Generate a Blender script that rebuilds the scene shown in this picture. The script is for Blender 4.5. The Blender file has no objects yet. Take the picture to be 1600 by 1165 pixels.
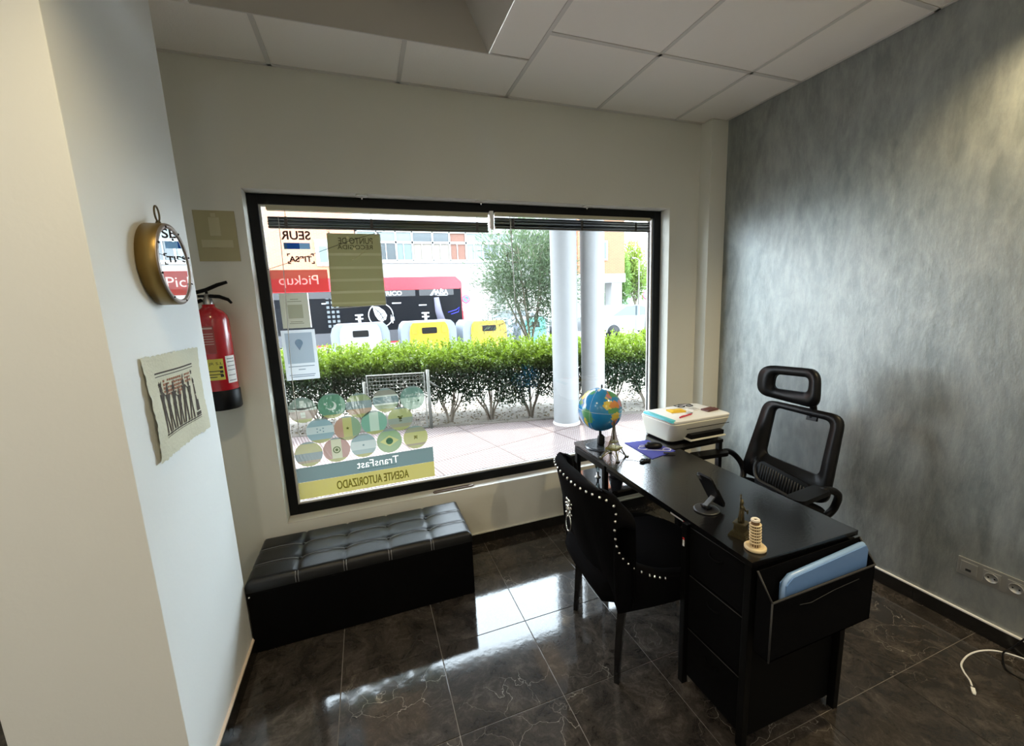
import bpy, bmesh, math, random
import numpy as np
from mathutils import Vector, Matrix, Euler
random.seed(7)
PI = math.pi
S = bpy.context.scene
COL = S.collection

# ---------------------------------------------------------------- camera
cam_d = bpy.data.cameras.new('camera'); cam = bpy.data.objects.new('camera', cam_d); COL.objects.link(cam)
cam_d.sensor_fit = 'HORIZONTAL'; cam_d.sensor_width = 36.0; cam_d.lens = 36.0 * 637.6 / 1600.0
cam_d.clip_start = 0.02; cam_d.clip_end = 400
RX = Vector((0.9401008240780078, -0.3384130634274735, -0.04107358116214637))
UX = Vector((0.09306076231146598, 0.13885637187264566, 0.9859303233537219))
FX = Vector((0.32794837259218024, 0.9306962482421381, -0.16203196728467564))
CP = Vector((-0.86636084, -2.42581339, 1.53434535))
cam.matrix_world = Matrix(((RX.x, UX.x, -FX.x, CP.x), (RX.y, UX.y, -FX.y, CP.y), (RX.z, UX.z, -FX.z, CP.z), (0, 0, 0, 1)))
S.camera = cam

# ---------------------------------------------------------------- light and exposure
SKY = 19.0
w = bpy.data.worlds.new('world'); S.world = w; w.use_nodes = True
bgn = w.node_tree.nodes['Background']; bgn.inputs[0].default_value = (0.76, 0.90, 1.0, 1); bgn.inputs[1].default_value = SKY
sd = bpy.data.lights.new('sun', 'SUN'); sd.energy = 8.0; sd.angle = 0.03; sd.color = (1, .95, .86)
so = bpy.data.objects.new('sun', sd); COL.objects.link(so)
so.rotation_euler = Vector((0.25, 0.5, 1.15)).to_track_quat('Z', 'Y').to_euler()
pd = bpy.data.lights.new('window_portal', 'AREA'); pd.shape = 'RECTANGLE'; pd.size = 2.46; pd.size_y = 1.66; pd.cycles.is_portal = True
po = bpy.data.objects.new('window_portal', pd); COL.objects.link(po); po.location = (-.095, .145, 1.276); po.rotation_euler = (-PI / 2, 0, 0)
ROOM_LAMPS = [(-2.3, -2.1, 11), (-1.4, -3.6, 16), (.6, -3.6, 14), (-2.9, -3.9, 12), (.9, -5.0, 10), (-1.4, -5.0, 10)]
SPOTS = [(1.32, -1.78, 120), (-1.12, -1.55, 40)]
S.view_settings.view_transform = 'Standard'; S.view_settings.look = 'None'
S.view_settings.gamma = 1.0; S.view_settings.use_curve_mapping = False
S.view_settings.exposure = 0.0

# ---------------------------------------------------------------- materials
def rgb(h):
    c = [int(h[i:i + 2], 16) / 255 for i in (0, 2, 4)]
    return tuple((v / 12.92 if v <= .04045 else ((v + .055) / 1.055) ** 2.4) for v in c) + (1,)
def mat(name, col=(.5, .5, .5), rough=.6, metal=0, ior=1.5, bump=None, vary=0, sheen=0, trans=0, coat=0, emit=0):
    m = bpy.data.materials.new(name); m.use_nodes = True; n = m.node_tree.nodes; l = m.node_tree.links
    b = n['Principled BSDF']
    if isinstance(col, str): col = rgb(col)
    if len(col) == 3: col = (*col, 1)
    b.inputs['Base Color'].default_value = col; b.inputs['Roughness'].default_value = rough
    b.inputs['Metallic'].default_value = metal; b.inputs['IOR'].default_value = ior
    b.inputs['Coat Weight'].default_value = coat
    b.inputs['Transmission Weight'].default_value = trans
    if sheen: b.inputs['Sheen Weight'].default_value = sheen; b.inputs['Sheen Roughness'].default_value = .4
    if emit: b.inputs['Emission Color'].default_value = col; b.inputs['Emission Strength'].default_value = emit
    if bump or vary:
        g = n.new('ShaderNodeNewGeometry')
        nz = n.new('ShaderNodeTexNoise'); sc, st = bump if bump else (6, 0)
        nz.inputs['Scale'].default_value = sc; nz.inputs['Detail'].default_value = 6
        l.new(g.outputs['Position'], nz.inputs['Vector'])
        if bump and st:
            bp = n.new('ShaderNodeBump'); bp.inputs['Strength'].default_value = st; bp.inputs['Distance'].default_value = .01
            l.new(nz.outputs['Fac'], bp.inputs['Height']); l.new(bp.outputs[0], b.inputs['Normal'])
        if vary:
            nv = n.new('ShaderNodeTexNoise'); nv.inputs['Scale'].default_value = 3.5; nv.inputs['Detail'].default_value = 5
            l.new(g.outputs['Position'], nv.inputs['Vector'])
            mx = n.new('ShaderNodeMix'); mx.data_type = 'RGBA'
            mx.inputs['A'].default_value = tuple(c * (1 - vary) for c in col[:3]) + (1,)
            mx.inputs['B'].default_value = tuple(min(1, c * (1 + vary)) for c in col[:3]) + (1,)
            l.new(nv.outputs['Fac'], mx.inputs['Factor']); l.new(mx.outputs['Result'], b.inputs['Base Color'])
    return m
def thin(name, col, tl=.5, tr=.0, rough=.4):
    """thin sheet: diffuse front, light through it, optionally partly clear"""
    m = bpy.data.materials.new(name); m.use_nodes = True; n = m.node_tree.nodes; l = m.node_tree.links
    n.remove(n['Principled BSDF']); o = n['Material Output']
    if isinstance(col, str): col = rgb(col)
    if len(col) == 3: col = (*col, 1)
    d = n.new('ShaderNodeBsdfDiffuse'); t = n.new('ShaderNodeBsdfTranslucent'); d.inputs[0].default_value = col; t.inputs[0].default_value = col
    a = n.new('ShaderNodeMixShader'); a.inputs[0].default_value = tl; l.new(d.outputs[0], a.inputs[1]); l.new(t.outputs[0], a.inputs[2])
    x = n.new('ShaderNodeBsdfTransparent'); x.inputs[0].default_value = (1, 1, 1, 1)
    c = n.new('ShaderNodeMixShader'); c.inputs[0].default_value = tr; l.new(a.outputs[0], c.inputs[1]); l.new(x.outputs[0], c.inputs[2])
    l.new(c.outputs[0], o.inputs[0]); return m
def glassmat(name, tint=(1, 1, 1, 1), ior=1.5, refl=1.0):
    m = bpy.data.materials.new(name); m.use_nodes = True; n = m.node_tree.nodes; l = m.node_tree.links
    n.remove(n['Principled BSDF']); o = n['Material Output']
    x = n.new('ShaderNodeBsdfTransparent'); x.inputs[0].default_value = tint
    g = n.new('ShaderNodeBsdfGlossy'); g.inputs['Roughness'].default_value = 0.0
    f = n.new('ShaderNodeFresnel'); f.inputs[0].default_value = ior
    a = n.new('ShaderNodeMixShader'); l.new(f.outputs[0], a.inputs[0]); l.new(x.outputs[0], a.inputs[1]); l.new(g.outputs[0], a.inputs[2])
    l.new(a.outputs[0], o.inputs[0]); return m
def ramp(n, stops):
    r = n.new('ShaderNodeValToRGB'); e = r.color_ramp.elements
    while len(e) < len(stops): e.new(.5)
    for i, (p, c) in enumerate(stops): e[i].position = p; e[i].color = c if len(c) == 4 else (*c, 1)
    return r
def marble():
    m = bpy.data.materials.new('dark_marble'); m.use_nodes = True; n = m.node_tree.nodes; l = m.node_tree.links; b = n['Principled BSDF']
    g = n.new('ShaderNodeNewGeometry'); oi = n.new('ShaderNodeObjectInfo')
    mul = n.new('ShaderNodeMath'); mul.operation = 'MULTIPLY'; mul.inputs[1].default_value = 37.0; l.new(oi.outputs['Random'], mul.inputs[0])
    cb = n.new('ShaderNodeCombineXYZ'); l.new(mul.outputs[0], cb.inputs[0]); l.new(mul.outputs[0], cb.inputs[2])
    ad = n.new('ShaderNodeVectorMath'); l.new(g.outputs['Position'], ad.inputs[0]); l.new(cb.outputs[0], ad.inputs[1])
    nw = n.new('ShaderNodeTexNoise'); nw.inputs['Scale'].default_value = 4.5; nw.inputs['Detail'].default_value = 5; l.new(ad.outputs[0], nw.inputs['Vector'])
    ws = n.new('ShaderNodeVectorMath'); ws.operation = 'SCALE'; ws.inputs['Scale'].default_value = .34; l.new(nw.outputs['Color'], ws.inputs[0])
    wa = n.new('ShaderNodeVectorMath'); l.new(ad.outputs[0], wa.inputs[0]); l.new(ws.outputs[0], wa.inputs[1])
    vo = n.new('ShaderNodeTexVoronoi'); vo.feature = 'DISTANCE_TO_EDGE'; vo.inputs['Scale'].default_value = 6.5; l.new(wa.outputs[0], vo.inputs['Vector'])
    rv = ramp(n, [(0, (1, 1, 1)), (.0035, (.35, .35, .35)), (.009, (0, 0, 0))]); l.new(vo.outputs['Distance'], rv.inputs[0])
    nm = n.new('ShaderNodeTexNoise'); nm.inputs['Scale'].default_value = 3.0; nm.inputs['Detail'].default_value = 3; l.new(wa.outputs[0], nm.inputs['Vector'])
    rm = ramp(n, [(.50, (0, 0, 0)), (.66, (1, 1, 1))]); l.new(nm.outputs['Fac'], rm.inputs[0])
    mm = n.new('ShaderNodeMath'); mm.operation = 'MULTIPLY'; l.new(rv.outputs[0], mm.inputs[0]); l.new(rm.outputs[0], mm.inputs[1])
    nb = n.new('ShaderNodeTexNoise'); nb.inputs['Scale'].default_value = 8; nb.inputs['Detail'].default_value = 12; nb.inputs['Roughness'].default_value = .82; l.new(wa.outputs[0], nb.inputs['Vector'])
    rb = ramp(n, [(.34, (.012, .0105, .0095)), (.52, (.040, .034, .029)), (.74, (.125, .105, .088))]); l.new(nb.outputs['Fac'], rb.inputs[0])
    mx = n.new('ShaderNodeMix'); mx.data_type = 'RGBA'; l.new(mm.outputs[0], mx.inputs['Factor']); l.new(rb.outputs[0], mx.inputs['A']); mx.inputs['B'].default_value = (.34, .31, .27, 1)
    l.new(mx.outputs['Result'], b.inputs['Base Color']); b.inputs['Roughness'].default_value = .075; b.inputs['IOR'].default_value = 1.58
    n2 = n.new('ShaderNodeTexNoise'); n2.inputs['Scale'].default_value = 30; l.new(ad.outputs[0], n2.inputs['Vector'])
    bu = n.new('ShaderNodeBump'); bu.inputs['Strength'].default_value = .04; bu.inputs['Distance'].default_value = .004; l.new(n2.outputs['Fac'], bu.inputs['Height']); l.new(bu.outputs[0], b.inputs['Normal'])
    return m
def stucco():
    m = bpy.data.materials.new('pearl_grey_stucco'); m.use_nodes = True; n = m.node_tree.nodes; l = m.node_tree.links; b = n['Principled BSDF']
    g = n.new('ShaderNodeNewGeometry'); mp = n.new('ShaderNodeMapping'); mp.inputs['Scale'].default_value = (1, 1.6, .55); l.new(g.outputs['Position'], mp.inputs[0])
    a = n.new('ShaderNodeTexNoise'); a.inputs['Scale'].default_value = 3.2; a.inputs['Detail'].default_value = 8; a.inputs['Roughness'].default_value = .62; a.inputs['Distortion'].default_value = .8; l.new(mp.outputs[0], a.inputs['Vector'])
    mp2 = n.new('ShaderNodeMapping'); mp2.inputs['Scale'].default_value = (1, 4.5, 1.5); l.new(g.outputs['Position'], mp2.inputs[0])
    c = n.new('ShaderNodeTexNoise'); c.inputs['Scale'].default_value = 5; c.inputs['Detail'].default_value = 8; c.inputs['Roughness'].default_value = .7; l.new(mp2.outputs[0], c.inputs['Vector'])
    r = ramp(n, [(.3, (.19, .208, .205)), (.5, (.265, .288, .285)), (.7, (.37, .395, .388))]); l.new(a.outputs['Fac'], r.inputs[0])
    r2 = ramp(n, [(.42, (0, 0, 0)), (.8, (1, 1, 1))]); l.new(c.outputs['Fac'], r2.inputs[0])
    mx = n.new('ShaderNodeMix'); mx.data_type = 'RGBA'; mx.inputs['B'].default_value = (.50, .51, .48, 1)
    f = n.new('ShaderNodeMath'); f.operation = 'MULTIPLY'; f.inputs[1].default_value = .55; l.new(r2.outputs[0], f.inputs[0]); l.new(f.outputs[0], mx.inputs['Factor'])
    l.new(r.outputs[0], mx.inputs['A']); l.new(mx.outputs['Result'], b.inputs['Base Color'])
    b.inputs['Metallic'].default_value = .5
    rr = n.new('ShaderNodeMapRange'); rr.inputs['To Min'].default_value = .36; rr.inputs['To Max'].default_value = .56; l.new(a.outputs['Fac'], rr.inputs[0]); l.new(rr.outputs[0], b.inputs['Roughness'])
    ad = n.new('ShaderNodeMath'); l.new(a.outputs['Fac'], ad.inputs[0]); l.new(c.outputs['Fac'], ad.inputs[1])
    bu = n.new('ShaderNodeBump'); bu.inputs['Strength'].default_value = .22; bu.inputs['Distance'].default_value = .010; l.new(ad.outputs[0], bu.inputs['Height']); l.new(bu.outputs[0], b.inputs['Normal'])
    return m
def paving():
    m = bpy.data.materials.new('small_pavement_tiles'); m.use_nodes = True; n = m.node_tree.nodes; l = m.node_tree.links; b = n['Principled BSDF']
    g = n.new('ShaderNodeNewGeometry'); mp = n.new('ShaderNodeMapping'); mp.inputs['Rotation'].default_value = (0, 0, math.radians(-13.8)); l.new(g.outputs['Position'], mp.inputs[0])
    k = n.new('ShaderNodeTexBrick'); k.offset = 0; k.inputs['Scale'].default_value = 1; k.inputs['Brick Width'].default_value = .033; k.inputs['Row Height'].default_value = .033
    k.inputs['Mortar Size'].default_value = .006; k.inputs['Mortar Smooth'].default_value = .1
    k.inputs['Color1'].default_value = (.27, .235, .22, 1); k.inputs['Color2'].default_value = (.24, .205, .195, 1); k.inputs['Mortar'].default_value = (.085, .05, .047, 1)
    l.new(mp.outputs[0], k.inputs['Vector'])
    k2 = n.new('ShaderNodeTexBrick'); k2.offset = 0; k2.inputs['Scale'].default_value = 1; k2.inputs['Brick Width'].default_value = .8; k2.inputs['Row Height'].default_value = .8; k2.inputs['Mortar Size'].default_value = .012
    k2.inputs['Color1'].default_value = (1, 1, 1, 1); k2.inputs['Color2'].default_value = (.88, .86, .86, 1); k2.inputs['Mortar'].default_value = (.5, .45, .42, 1); l.new(mp.outputs[0], k2.inputs['Vector'])
    mx = n.new('ShaderNodeMix'); mx.data_type = 'RGBA'; mx.blend_type = 'MULTIPLY'; mx.inputs['Factor'].default_value = 1
    l.new(k.outputs['Color'], mx.inputs['A']); l.new(k2.outputs['Color'], mx.inputs['B']); l.new(mx.outputs['Result'], b.inputs['Base Color'])
    b.inputs['Roughness'].default_value = .75
    bu = n.new('ShaderNodeBump'); bu.inputs['Strength'].default_value = .4; bu.inputs['Distance'].default_value = .004; l.new(k.outputs['Fac'], bu.inputs['Height']); bu.invert = True; l.new(bu.outputs[0], b.inputs['Normal'])
    return m
def brickmat(name, c1, c2, mortar, bw=.25, rh=.07):
    m = bpy.data.materials.new(name); m.use_nodes = True; n = m.node_tree.nodes; l = m.node_tree.links; b = n['Principled BSDF']
    g = n.new('ShaderNodeNewGeometry'); sx = n.new('ShaderNodeSeparateXYZ'); l.new(g.outputs['Position'], sx.inputs[0])
    a = n.new('ShaderNodeMath'); l.new(sx.outputs[0], a.inputs[0]); l.new(sx.outputs[1], a.inputs[1])
    cb = n.new('ShaderNodeCombineXYZ'); l.new(a.outputs[0], cb.inputs[0]); l.new(sx.outputs[2], cb.inputs[1])
    k = n.new('ShaderNodeTexBrick'); k.inputs['Scale'].default_value = 1; k.inputs['Brick Width'].default_value = bw; k.inputs['Row Height'].default_value = rh; k.inputs['Mortar Size'].default_value = .008
    k.inputs['Color1'].default_value = rgb(c1); k.inputs['Color2'].default_value = rgb(c2); k.inputs['Mortar'].default_value = rgb(mortar)
    l.new(cb.outputs[0], k.inputs['Vector']); l.new(k.outputs['Color'], b.inputs['Base Color']); b.inputs['Roughness'].default_value = .85
    return m
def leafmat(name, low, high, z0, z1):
    """leaf colour runs from low to high with height"""
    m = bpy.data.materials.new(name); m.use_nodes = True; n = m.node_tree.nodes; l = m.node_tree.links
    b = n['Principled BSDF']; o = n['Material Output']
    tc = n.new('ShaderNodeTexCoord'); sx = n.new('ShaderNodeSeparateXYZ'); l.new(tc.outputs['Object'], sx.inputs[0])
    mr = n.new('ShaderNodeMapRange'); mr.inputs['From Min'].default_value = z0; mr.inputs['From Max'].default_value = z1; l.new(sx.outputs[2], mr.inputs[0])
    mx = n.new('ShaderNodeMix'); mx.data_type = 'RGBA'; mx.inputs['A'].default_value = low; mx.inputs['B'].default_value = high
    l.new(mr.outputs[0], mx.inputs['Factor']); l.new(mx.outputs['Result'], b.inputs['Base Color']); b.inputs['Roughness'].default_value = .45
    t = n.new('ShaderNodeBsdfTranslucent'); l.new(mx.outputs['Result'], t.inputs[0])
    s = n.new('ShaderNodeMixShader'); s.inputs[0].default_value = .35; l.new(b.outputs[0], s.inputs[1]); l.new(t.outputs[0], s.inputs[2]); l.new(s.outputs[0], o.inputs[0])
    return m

M = {}
M['plaster'] = mat('warm_white_plaster', (.70, .70, .635), .7, bump=(60, .05), vary=.02)
M['white_paint'] = mat('white_paint', (.78, .78, .76), .5)
M['ceiling'] = mat('mineral_ceiling_panel', (.92, .875, .82), .85, bump=(220, .12))
M['tbar'] = mat('ceiling_rail', (.68, .65, .61), .5)
M['marble'] = marble(); M['grout'] = mat('grey_grout', (.22, .2, .18), .8)
M['skirt'] = mat('black_skirting_stone', (.012, .011, .010), .22, ior=1.6, bump=(8, .03))
M['stucco'] = stucco()
M['frame'] = mat('black_window_frame', (.006, .007, .0075), .45, ior=1.25)
M['glass'] = glassmat('window_glass')
M['pave'] = paving()
M['black_metal'] = mat('black_powder_coat', (.0025, .0025, .0025), .45, ior=1.25)
M['black_wood'] = mat('black_wood_laminate', (.004, .004, .0045), .20, ior=1.6, bump=(90, .05))
M['black_board'] = mat('black_cabinet_board', (.0025, .0025, .0025), .6, ior=1.2)
M['gloss_shelf'] = mat('gloss_black_shelf', (.01, .01, .011), .06, ior=2.2)
M['black_fabric'] = mat('black_fabric', (.003, .003, .0035), .9, ior=1.15, bump=(400, .3))
M['velvet'] = mat('black_velvet', (.0022, .0022, .0028), .95, ior=1.15, sheen=.0, bump=(200, .1))
M['leather'] = mat('black_leatherette', (.0030, .0033, .0038), .34, ior=1.42, bump=(260, .12))
M['leather_side'] = mat('black_leatherette_side', (.002, .002, .0022), .6, ior=1.15, bump=(260, .12))
M['stitch'] = mat('grey_stitching', (.40, .41, .43), .6)
M['silver'] = mat('polished_silver', (.85, .85, .85), .15, metal=1)
M['steel'] = mat('brushed_steel', (.45, .45, .45), .3, metal=1)
M['black_plastic'] = mat('black_plastic', (.0025, .0025, .003), .42, ior=1.3)
M['dark_plastic'] = mat('dark_grey_plastic', (.02, .022, .026), .45)
M['white'] = mat('white_plastic', (.82, .82, .80), .35)
M['offwhite'] = mat('ivory_plastic', (.72, .71, .62), .35)
M['brass'] = mat('aged_brass', (.24, .16, .05), .38, metal=.8, vary=.25)
M['brass_light'] = mat('golden_brass', (.34, .30, .10), .35, metal=.9)
M['bronze'] = mat('dark_bronze', (.11, .092, .05), .38, metal=.85, bump=(300, .2))
M['mirror'] = mat('mirror_glass', (.92, .92, .92), .0, metal=1)
M['red'] = mat('fire_red_enamel', (.42, .012, .02), .22, coat=.5)
M['rim'] = mat('pewter_rim', (.32, .28, .26), .4, metal=.7)

# ---------------------------------------------------------------- mesh helpers
class MB:
    def __init__(s): s.bm = bmesh.new()
    def _mi(s, vs, mi, smooth=False):
        fs = set(f for v in vs for f in v.link_faces)
        for f in fs: f.material_index = mi; f.smooth = smooth
    def box(s, a, b, mi=0, bev=0, M4=None):
        a = Vector(a); b = Vector(b); r = bmesh.ops.create_cube(s.bm, size=1)['verts']
        mt = Matrix.Translation((a + b) / 2) @ Matrix.Diagonal((*(b - a), 1))
        bmesh.ops.transform(s.bm, verts=r, matrix=mt)
        if bev:
            es = list(set(e for v in r for e in v.link_edges))
            o = bmesh.ops.bevel(s.bm, geom=es, offset=bev, segments=2, affect='EDGES', profile=.7)
            r = list(set(v for f in o['faces'] for v in f.verts) | set(v for v in r if v.is_valid))
        if M4 is not None: bmesh.ops.transform(s.bm, verts=r, matrix=M4)
        s._mi(r, mi); return s
    def tube(s, pts, r, seg=8, mi=0, caps=True, closed=False, smooth=True):
        pts = [Vector(p) for p in pts]; n = len(pts); rs = r if isinstance(r, (list, tuple)) else [r] * n
        rings = []; up = None
        for i, p in enumerate(pts):
            if closed: t = pts[(i + 1) % n] - pts[i - 1]
            else: t = pts[min(i + 1, n - 1)] - pts[max(i - 1, 0)]
            t.normalize()
            if up is None: up = Vector((0, 0, 1)) if abs(t.z) < .9 else Vector((1, 0, 0))
            x = t.cross(up)
            if x.length < 1e-4: up = Vector((0, 1, 0)); x = t.cross(up)
            x.normalize(); y = x.cross(t).normalized(); up = y
            rings.append([s.bm.verts.new(p + rs[i] * (math.cos(2 * PI * k / seg) * x + math.sin(2 * PI * k / seg) * y)) for k in range(seg)])
        vs = [v for q in rings for v in q]
        m = n if closed else n - 1
        for i in range(m):
            A = rings[i]; B = rings[(i + 1) % n]
            for k in range(seg): s.bm.faces.new((A[k], A[(k + 1) % seg], B[(k + 1) % seg], B[k]))
        if caps and not closed:
            s.bm.faces.new(rings[0][::-1]); s.bm.faces.new(rings[-1])
        s._mi(vs, mi, smooth); return s
    def lathe(s, prof, seg=24, c=(0, 0, 0), mi=0, smooth=True, M4=None):
        rings = []; c = Vector(c)
        for r, z in prof:
            if r < 1e-6: rings.append([s.bm.verts.new(c + Vector((0, 0, z)))])
            else: rings.append([s.bm.verts.new(c + Vector((r * math.cos(2 * PI * k / seg), r * math.sin(2 * PI * k / seg), z))) for k in range(seg)])
        for A, B in zip(rings, rings[1:]):
            for k in range(seg):
                q = [A[k % len(A)], A[(k + 1) % len(A)], B[(k + 1) % len(B)], B[k % len(B)]]
                q2 = []
                for v in q:
                    if v not in q2: q2.append(v)
                if len(q2) > 2: s.bm.faces.new(q2)
        vs = [v for q in rings for v in q]
        if M4 is not None: bmesh.ops.transform(s.bm, verts=vs, matrix=M4)
        s._mi(vs, mi, smooth); return s
    def sphere(s, c, r, mi=0, seg=16, rings=10, sc=(1, 1, 1)):
        v = bmesh.ops.create_uvsphere(s.bm, u_segments=seg, v_segments=rings, radius=r)['verts']
        bmesh.ops.transform(s.bm, verts=v, matrix=Matrix.Translation(c) @ Matrix.Diagonal((*sc, 1)))
        s._mi(v, mi, True); return s
    def prism(s, pts, d, mi=0, M4=None, smooth=False):
        """pts: 2-D outline in xy extruded by d along z"""
        A = [s.bm.verts.new((p[0], p[1], 0)) for p in pts]; B = [s.bm.verts.new((p[0], p[1], d)) for p in pts]; n = len(pts)
        s.bm.faces.new(A[::-1]); s.bm.faces.new(B)
        for i in range(n): s.bm.faces.new((A[i], A[(i + 1) % n], B[(i + 1) % n], B[i]))
        if M4 is not None: bmesh.ops.transform(s.bm, verts=A + B, matrix=M4)
        s._mi(A + B, mi, smooth); return s
    def flat(s, pts, mi=0):
        f = s.bm.faces.new([s.bm.verts.new(p) for p in pts]); f.material_index = mi; return s
    def ring(s, outer, inner, d, mi=0, M4=None):
        """plate with a hole: outlines of equal length, thickness d along z"""
        n = len(outer); L = []
        for o, z in ((outer, 0), (inner, 0), (inner, d), (outer, d)): L.append([s.bm.verts.new((p[0], p[1], z)) for p in o])
        for a in range(4):
            A = L[a]; B = L[(a + 1) % 4]
            for i in range(n): s.bm.faces.new((A[i], A[(i + 1) % n], B[(i + 1) % n], B[i]))
        vs = [v for q in L for v in q]
        if M4 is not None: bmesh.ops.transform(s.bm, verts=vs, matrix=M4)
        s._mi(vs, mi, True); return s
    def build(s, name, mats, parent=None, loc=None, rot=None, smooth_angle=None):
        bmesh.ops.recalc_face_normals(s.bm, faces=s.bm.faces)
        me = bpy.data.meshes.new(name); s.bm.to_mesh(me); s.bm.free()
        for m in (mats if isinstance(mats, (list, tuple)) else [mats]): me.materials.append(m)
        o = bpy.data.objects.new(name, me); COL.objects.link(o)
        if parent: o.parent = parent
        if loc is not None: o.location = loc
        if rot is not None: o.rotation_euler = rot
        if smooth_angle:
            me.shade_smooth()
            try: me.set_sharp_from_angle(angle=math.radians(smooth_angle))
            except Exception: pass
        return o
def tag(o, label=None, cat=None, group=None, kind=None):
    if label: o['label'] = label
    if cat: o['category'] = cat
    if group: o['group'] = group
    if kind: o['kind'] = kind
    return o
def thing(name, label, cat, loc=(0, 0, 0), rz=0, group=None):
    o = bpy.data.objects.new(name, None); COL.objects.link(o); o.location = loc; o.rotation_euler = (0, 0, rz); o.empty_display_size = .1
    return tag(o, label, cat, group)
def struct(o): o['kind'] = 'structure'; return o
def copy_tree(o, parent=None):
    c = o.copy(); COL.objects.link(c)
    if parent: c.parent = parent
    for ch in [x for x in bpy.data.objects if x.parent == o]: copy_tree(ch, c)
    return c
def rrect(w, h, r, n=6, cx=0, cy=0):
    p = []
    for (sx, sy, a0) in ((1, -1, -PI / 2), (1, 1, 0), (-1, 1, PI / 2), (-1, -1, PI)):
        for k in range(n + 1):
            a = a0 + PI / 2 * k / n; p.append((cx + sx * (w / 2 - r) + r * math.cos(a), cy + sy * (h / 2 - r) + r * math.sin(a)))
    return p
def rquad(cs, r, n=6):
    """rounded outline through four corners, counter-clockwise"""
    out = []; cs = [Vector(c) for c in cs]
    for i, c in enumerate(cs):
        a = (cs[i - 1] - c).normalized(); b = (cs[(i + 1) % 4] - c).normalized(); p0 = c + a * r; p2 = c + b * r
        for k in range(n + 1):
            t = k / n; out.append(tuple((1 - t) ** 2 * p0 + 2 * t * (1 - t) * c + t * t * p2))
    return out
FONT_CACHE = {}
def text(name, s, width, height, m, parent, mat4, mirror=False, bold=.0, depth=.0006, kind=None):
    cu = bpy.data.curves.new(name, 'FONT'); cu.body = s; cu.align_x = 'CENTER'; cu.align_y = 'CENTER'; cu.offset = bold; cu.resolution_u = 3; cu.extrude = .01
    t = bpy.data.objects.new(name, cu); COL.objects.link(t)
    dg = bpy.context.evaluated_depsgraph_get(); dg.update()
    me = bpy.data.meshes.new_from_object(t.evaluated_get(dg)); bpy.data.objects.remove(t)
    co = np.empty(len(me.vertices) * 3); me.vertices.foreach_get('co', co); co = co.reshape(-1, 3)
    mn = co.min(0); mxx = co.max(0); co -= (mn + mxx) / 2
    co[:, 0] *= width / max(1e-6, mxx[0] - mn[0]); co[:, 1] *= height / max(1e-6, mxx[1] - mn[1]); co[:, 2] *= depth / .02
    if mirror: co[:, 0] *= -1
    me.vertices.foreach_set('co', co.ravel()); me.materials.clear(); me.materials.append(m); me.name = name
    if mirror: me.flip_normals()
    o = bpy.data.objects.new(name, me); COL.objects.link(o); o.parent = parent; o.matrix_local = mat4
    return o
def WALL(x, y, z):  # upright text facing -y
    return Matrix.Translation((x, y, z)) @ Euler((PI / 2, 0, 0)).to_matrix().to_4x4()

# ================================================================ SETTING
XR, XL, H = 1.597, -1.487, 2.718
WX0, WX1, WZ0, WZ1 = -1.375, 1.2, .385, 2.157
XW, YB = -3.6, -5.6
# floor
b = MB(); b.box((XW, YB, -.06), (XR + .02, .02, -.003)); floor = struct(b.build('floor', M['grout']))
T = .4204; fx, fy = -1.0997, -.7429
b = MB(); g = .0016
b.box((g, g, -.008), (T - g, T - g, 0), bev=.0008); tile0 = b.build('floor_tile', M['marble'], floor)
tile_mesh = tile0.data; first = True; cutm = {}
for i in range(-7, 8):
    for j in range(-13, 3):
        x0, y0 = fx + i * T, fy + j * T
        x1, y1 = x0 + T, y0 + T
        if x1 <= XW + .01 or x0 >= XR - .01 or y0 >= -.01 or y1 <= YB + .01: continue
        if x0 >= XW and x1 <= XR and y1 <= 0 and y0 >= YB:
            if first: tile0.location = (x0, y0, 0); first = False; continue
            o = bpy.data.objects.new('floor_tile', tile_mesh); COL.objects.link(o); o.parent = floor; o.location = (x0, y0, 0)
        else:
            a, c = max(x0, XW), min(x1, XR); e, d = max(y0, YB), min(y1, -.002)
            mb = MB(); mb.box((g, g, -.008), (c - a - g, d - e - g, 0), bev=.0006); mb.build('floor_tile', M['marble'], floor, loc=(a, e, 0))
# ceiling with lay-in panels and a splayed coffer
CX0, CX1, CY0, CY1 = -1.38, -.196, -1.56, -.376
b = MB()
b.box((XW, YB, H + .016), (CX0 - .0, .02, H + .06)); b.box((CX1, YB, H + .016), (XR + .02, .02, H + .06))
b.box((CX0, YB, H + .016), (CX1, CY0, H + .06)); b.box((CX0, CY1, H + .016), (CX1, .02, H + .06))
ceil = struct(b.build('ceiling', M['tbar']))
def panel(x0, x1, y0, y1, dz=0):
    if x1 - x0 < .02 or y1 - y0 < .02: return
    mb = MB(); mb.box((0, 0, .003), (x1 - x0, y1 - y0, .015), bev=.002); mb.build('ceiling_panel', M['ceiling'], ceil, loc=(x0, y0, H + dz))
def rail(x0, x1, y0, y1):
    mb = MB(); mb.box((x0, y0, H), (x1, y1, H + .016)); mb.build('ceiling_rail', M['tbar'], ceil)
gx = .0204; r = .010
xs = [gx + .6 * k for k in range(-7, 3)]
xs = [XW] + [x for x in xs if XW + .05 < x < XR - .03] + [XR]
ys = [-.5896 - .6 * k for k in range(0, 9)]
ys = [0] + [y for y in ys if y > YB + .05] + [YB]
for i in range(len(xs) - 1):
    for j in range(len(ys) - 1):
        x0, x1, y1, y0 = xs[i] + r, xs[i + 1] - r, ys[j] - r, ys[j + 1] + r
        if x0 < gx - .01 and j <= 2:
            continue
        panel(x0, x1, y0, y1)
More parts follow.
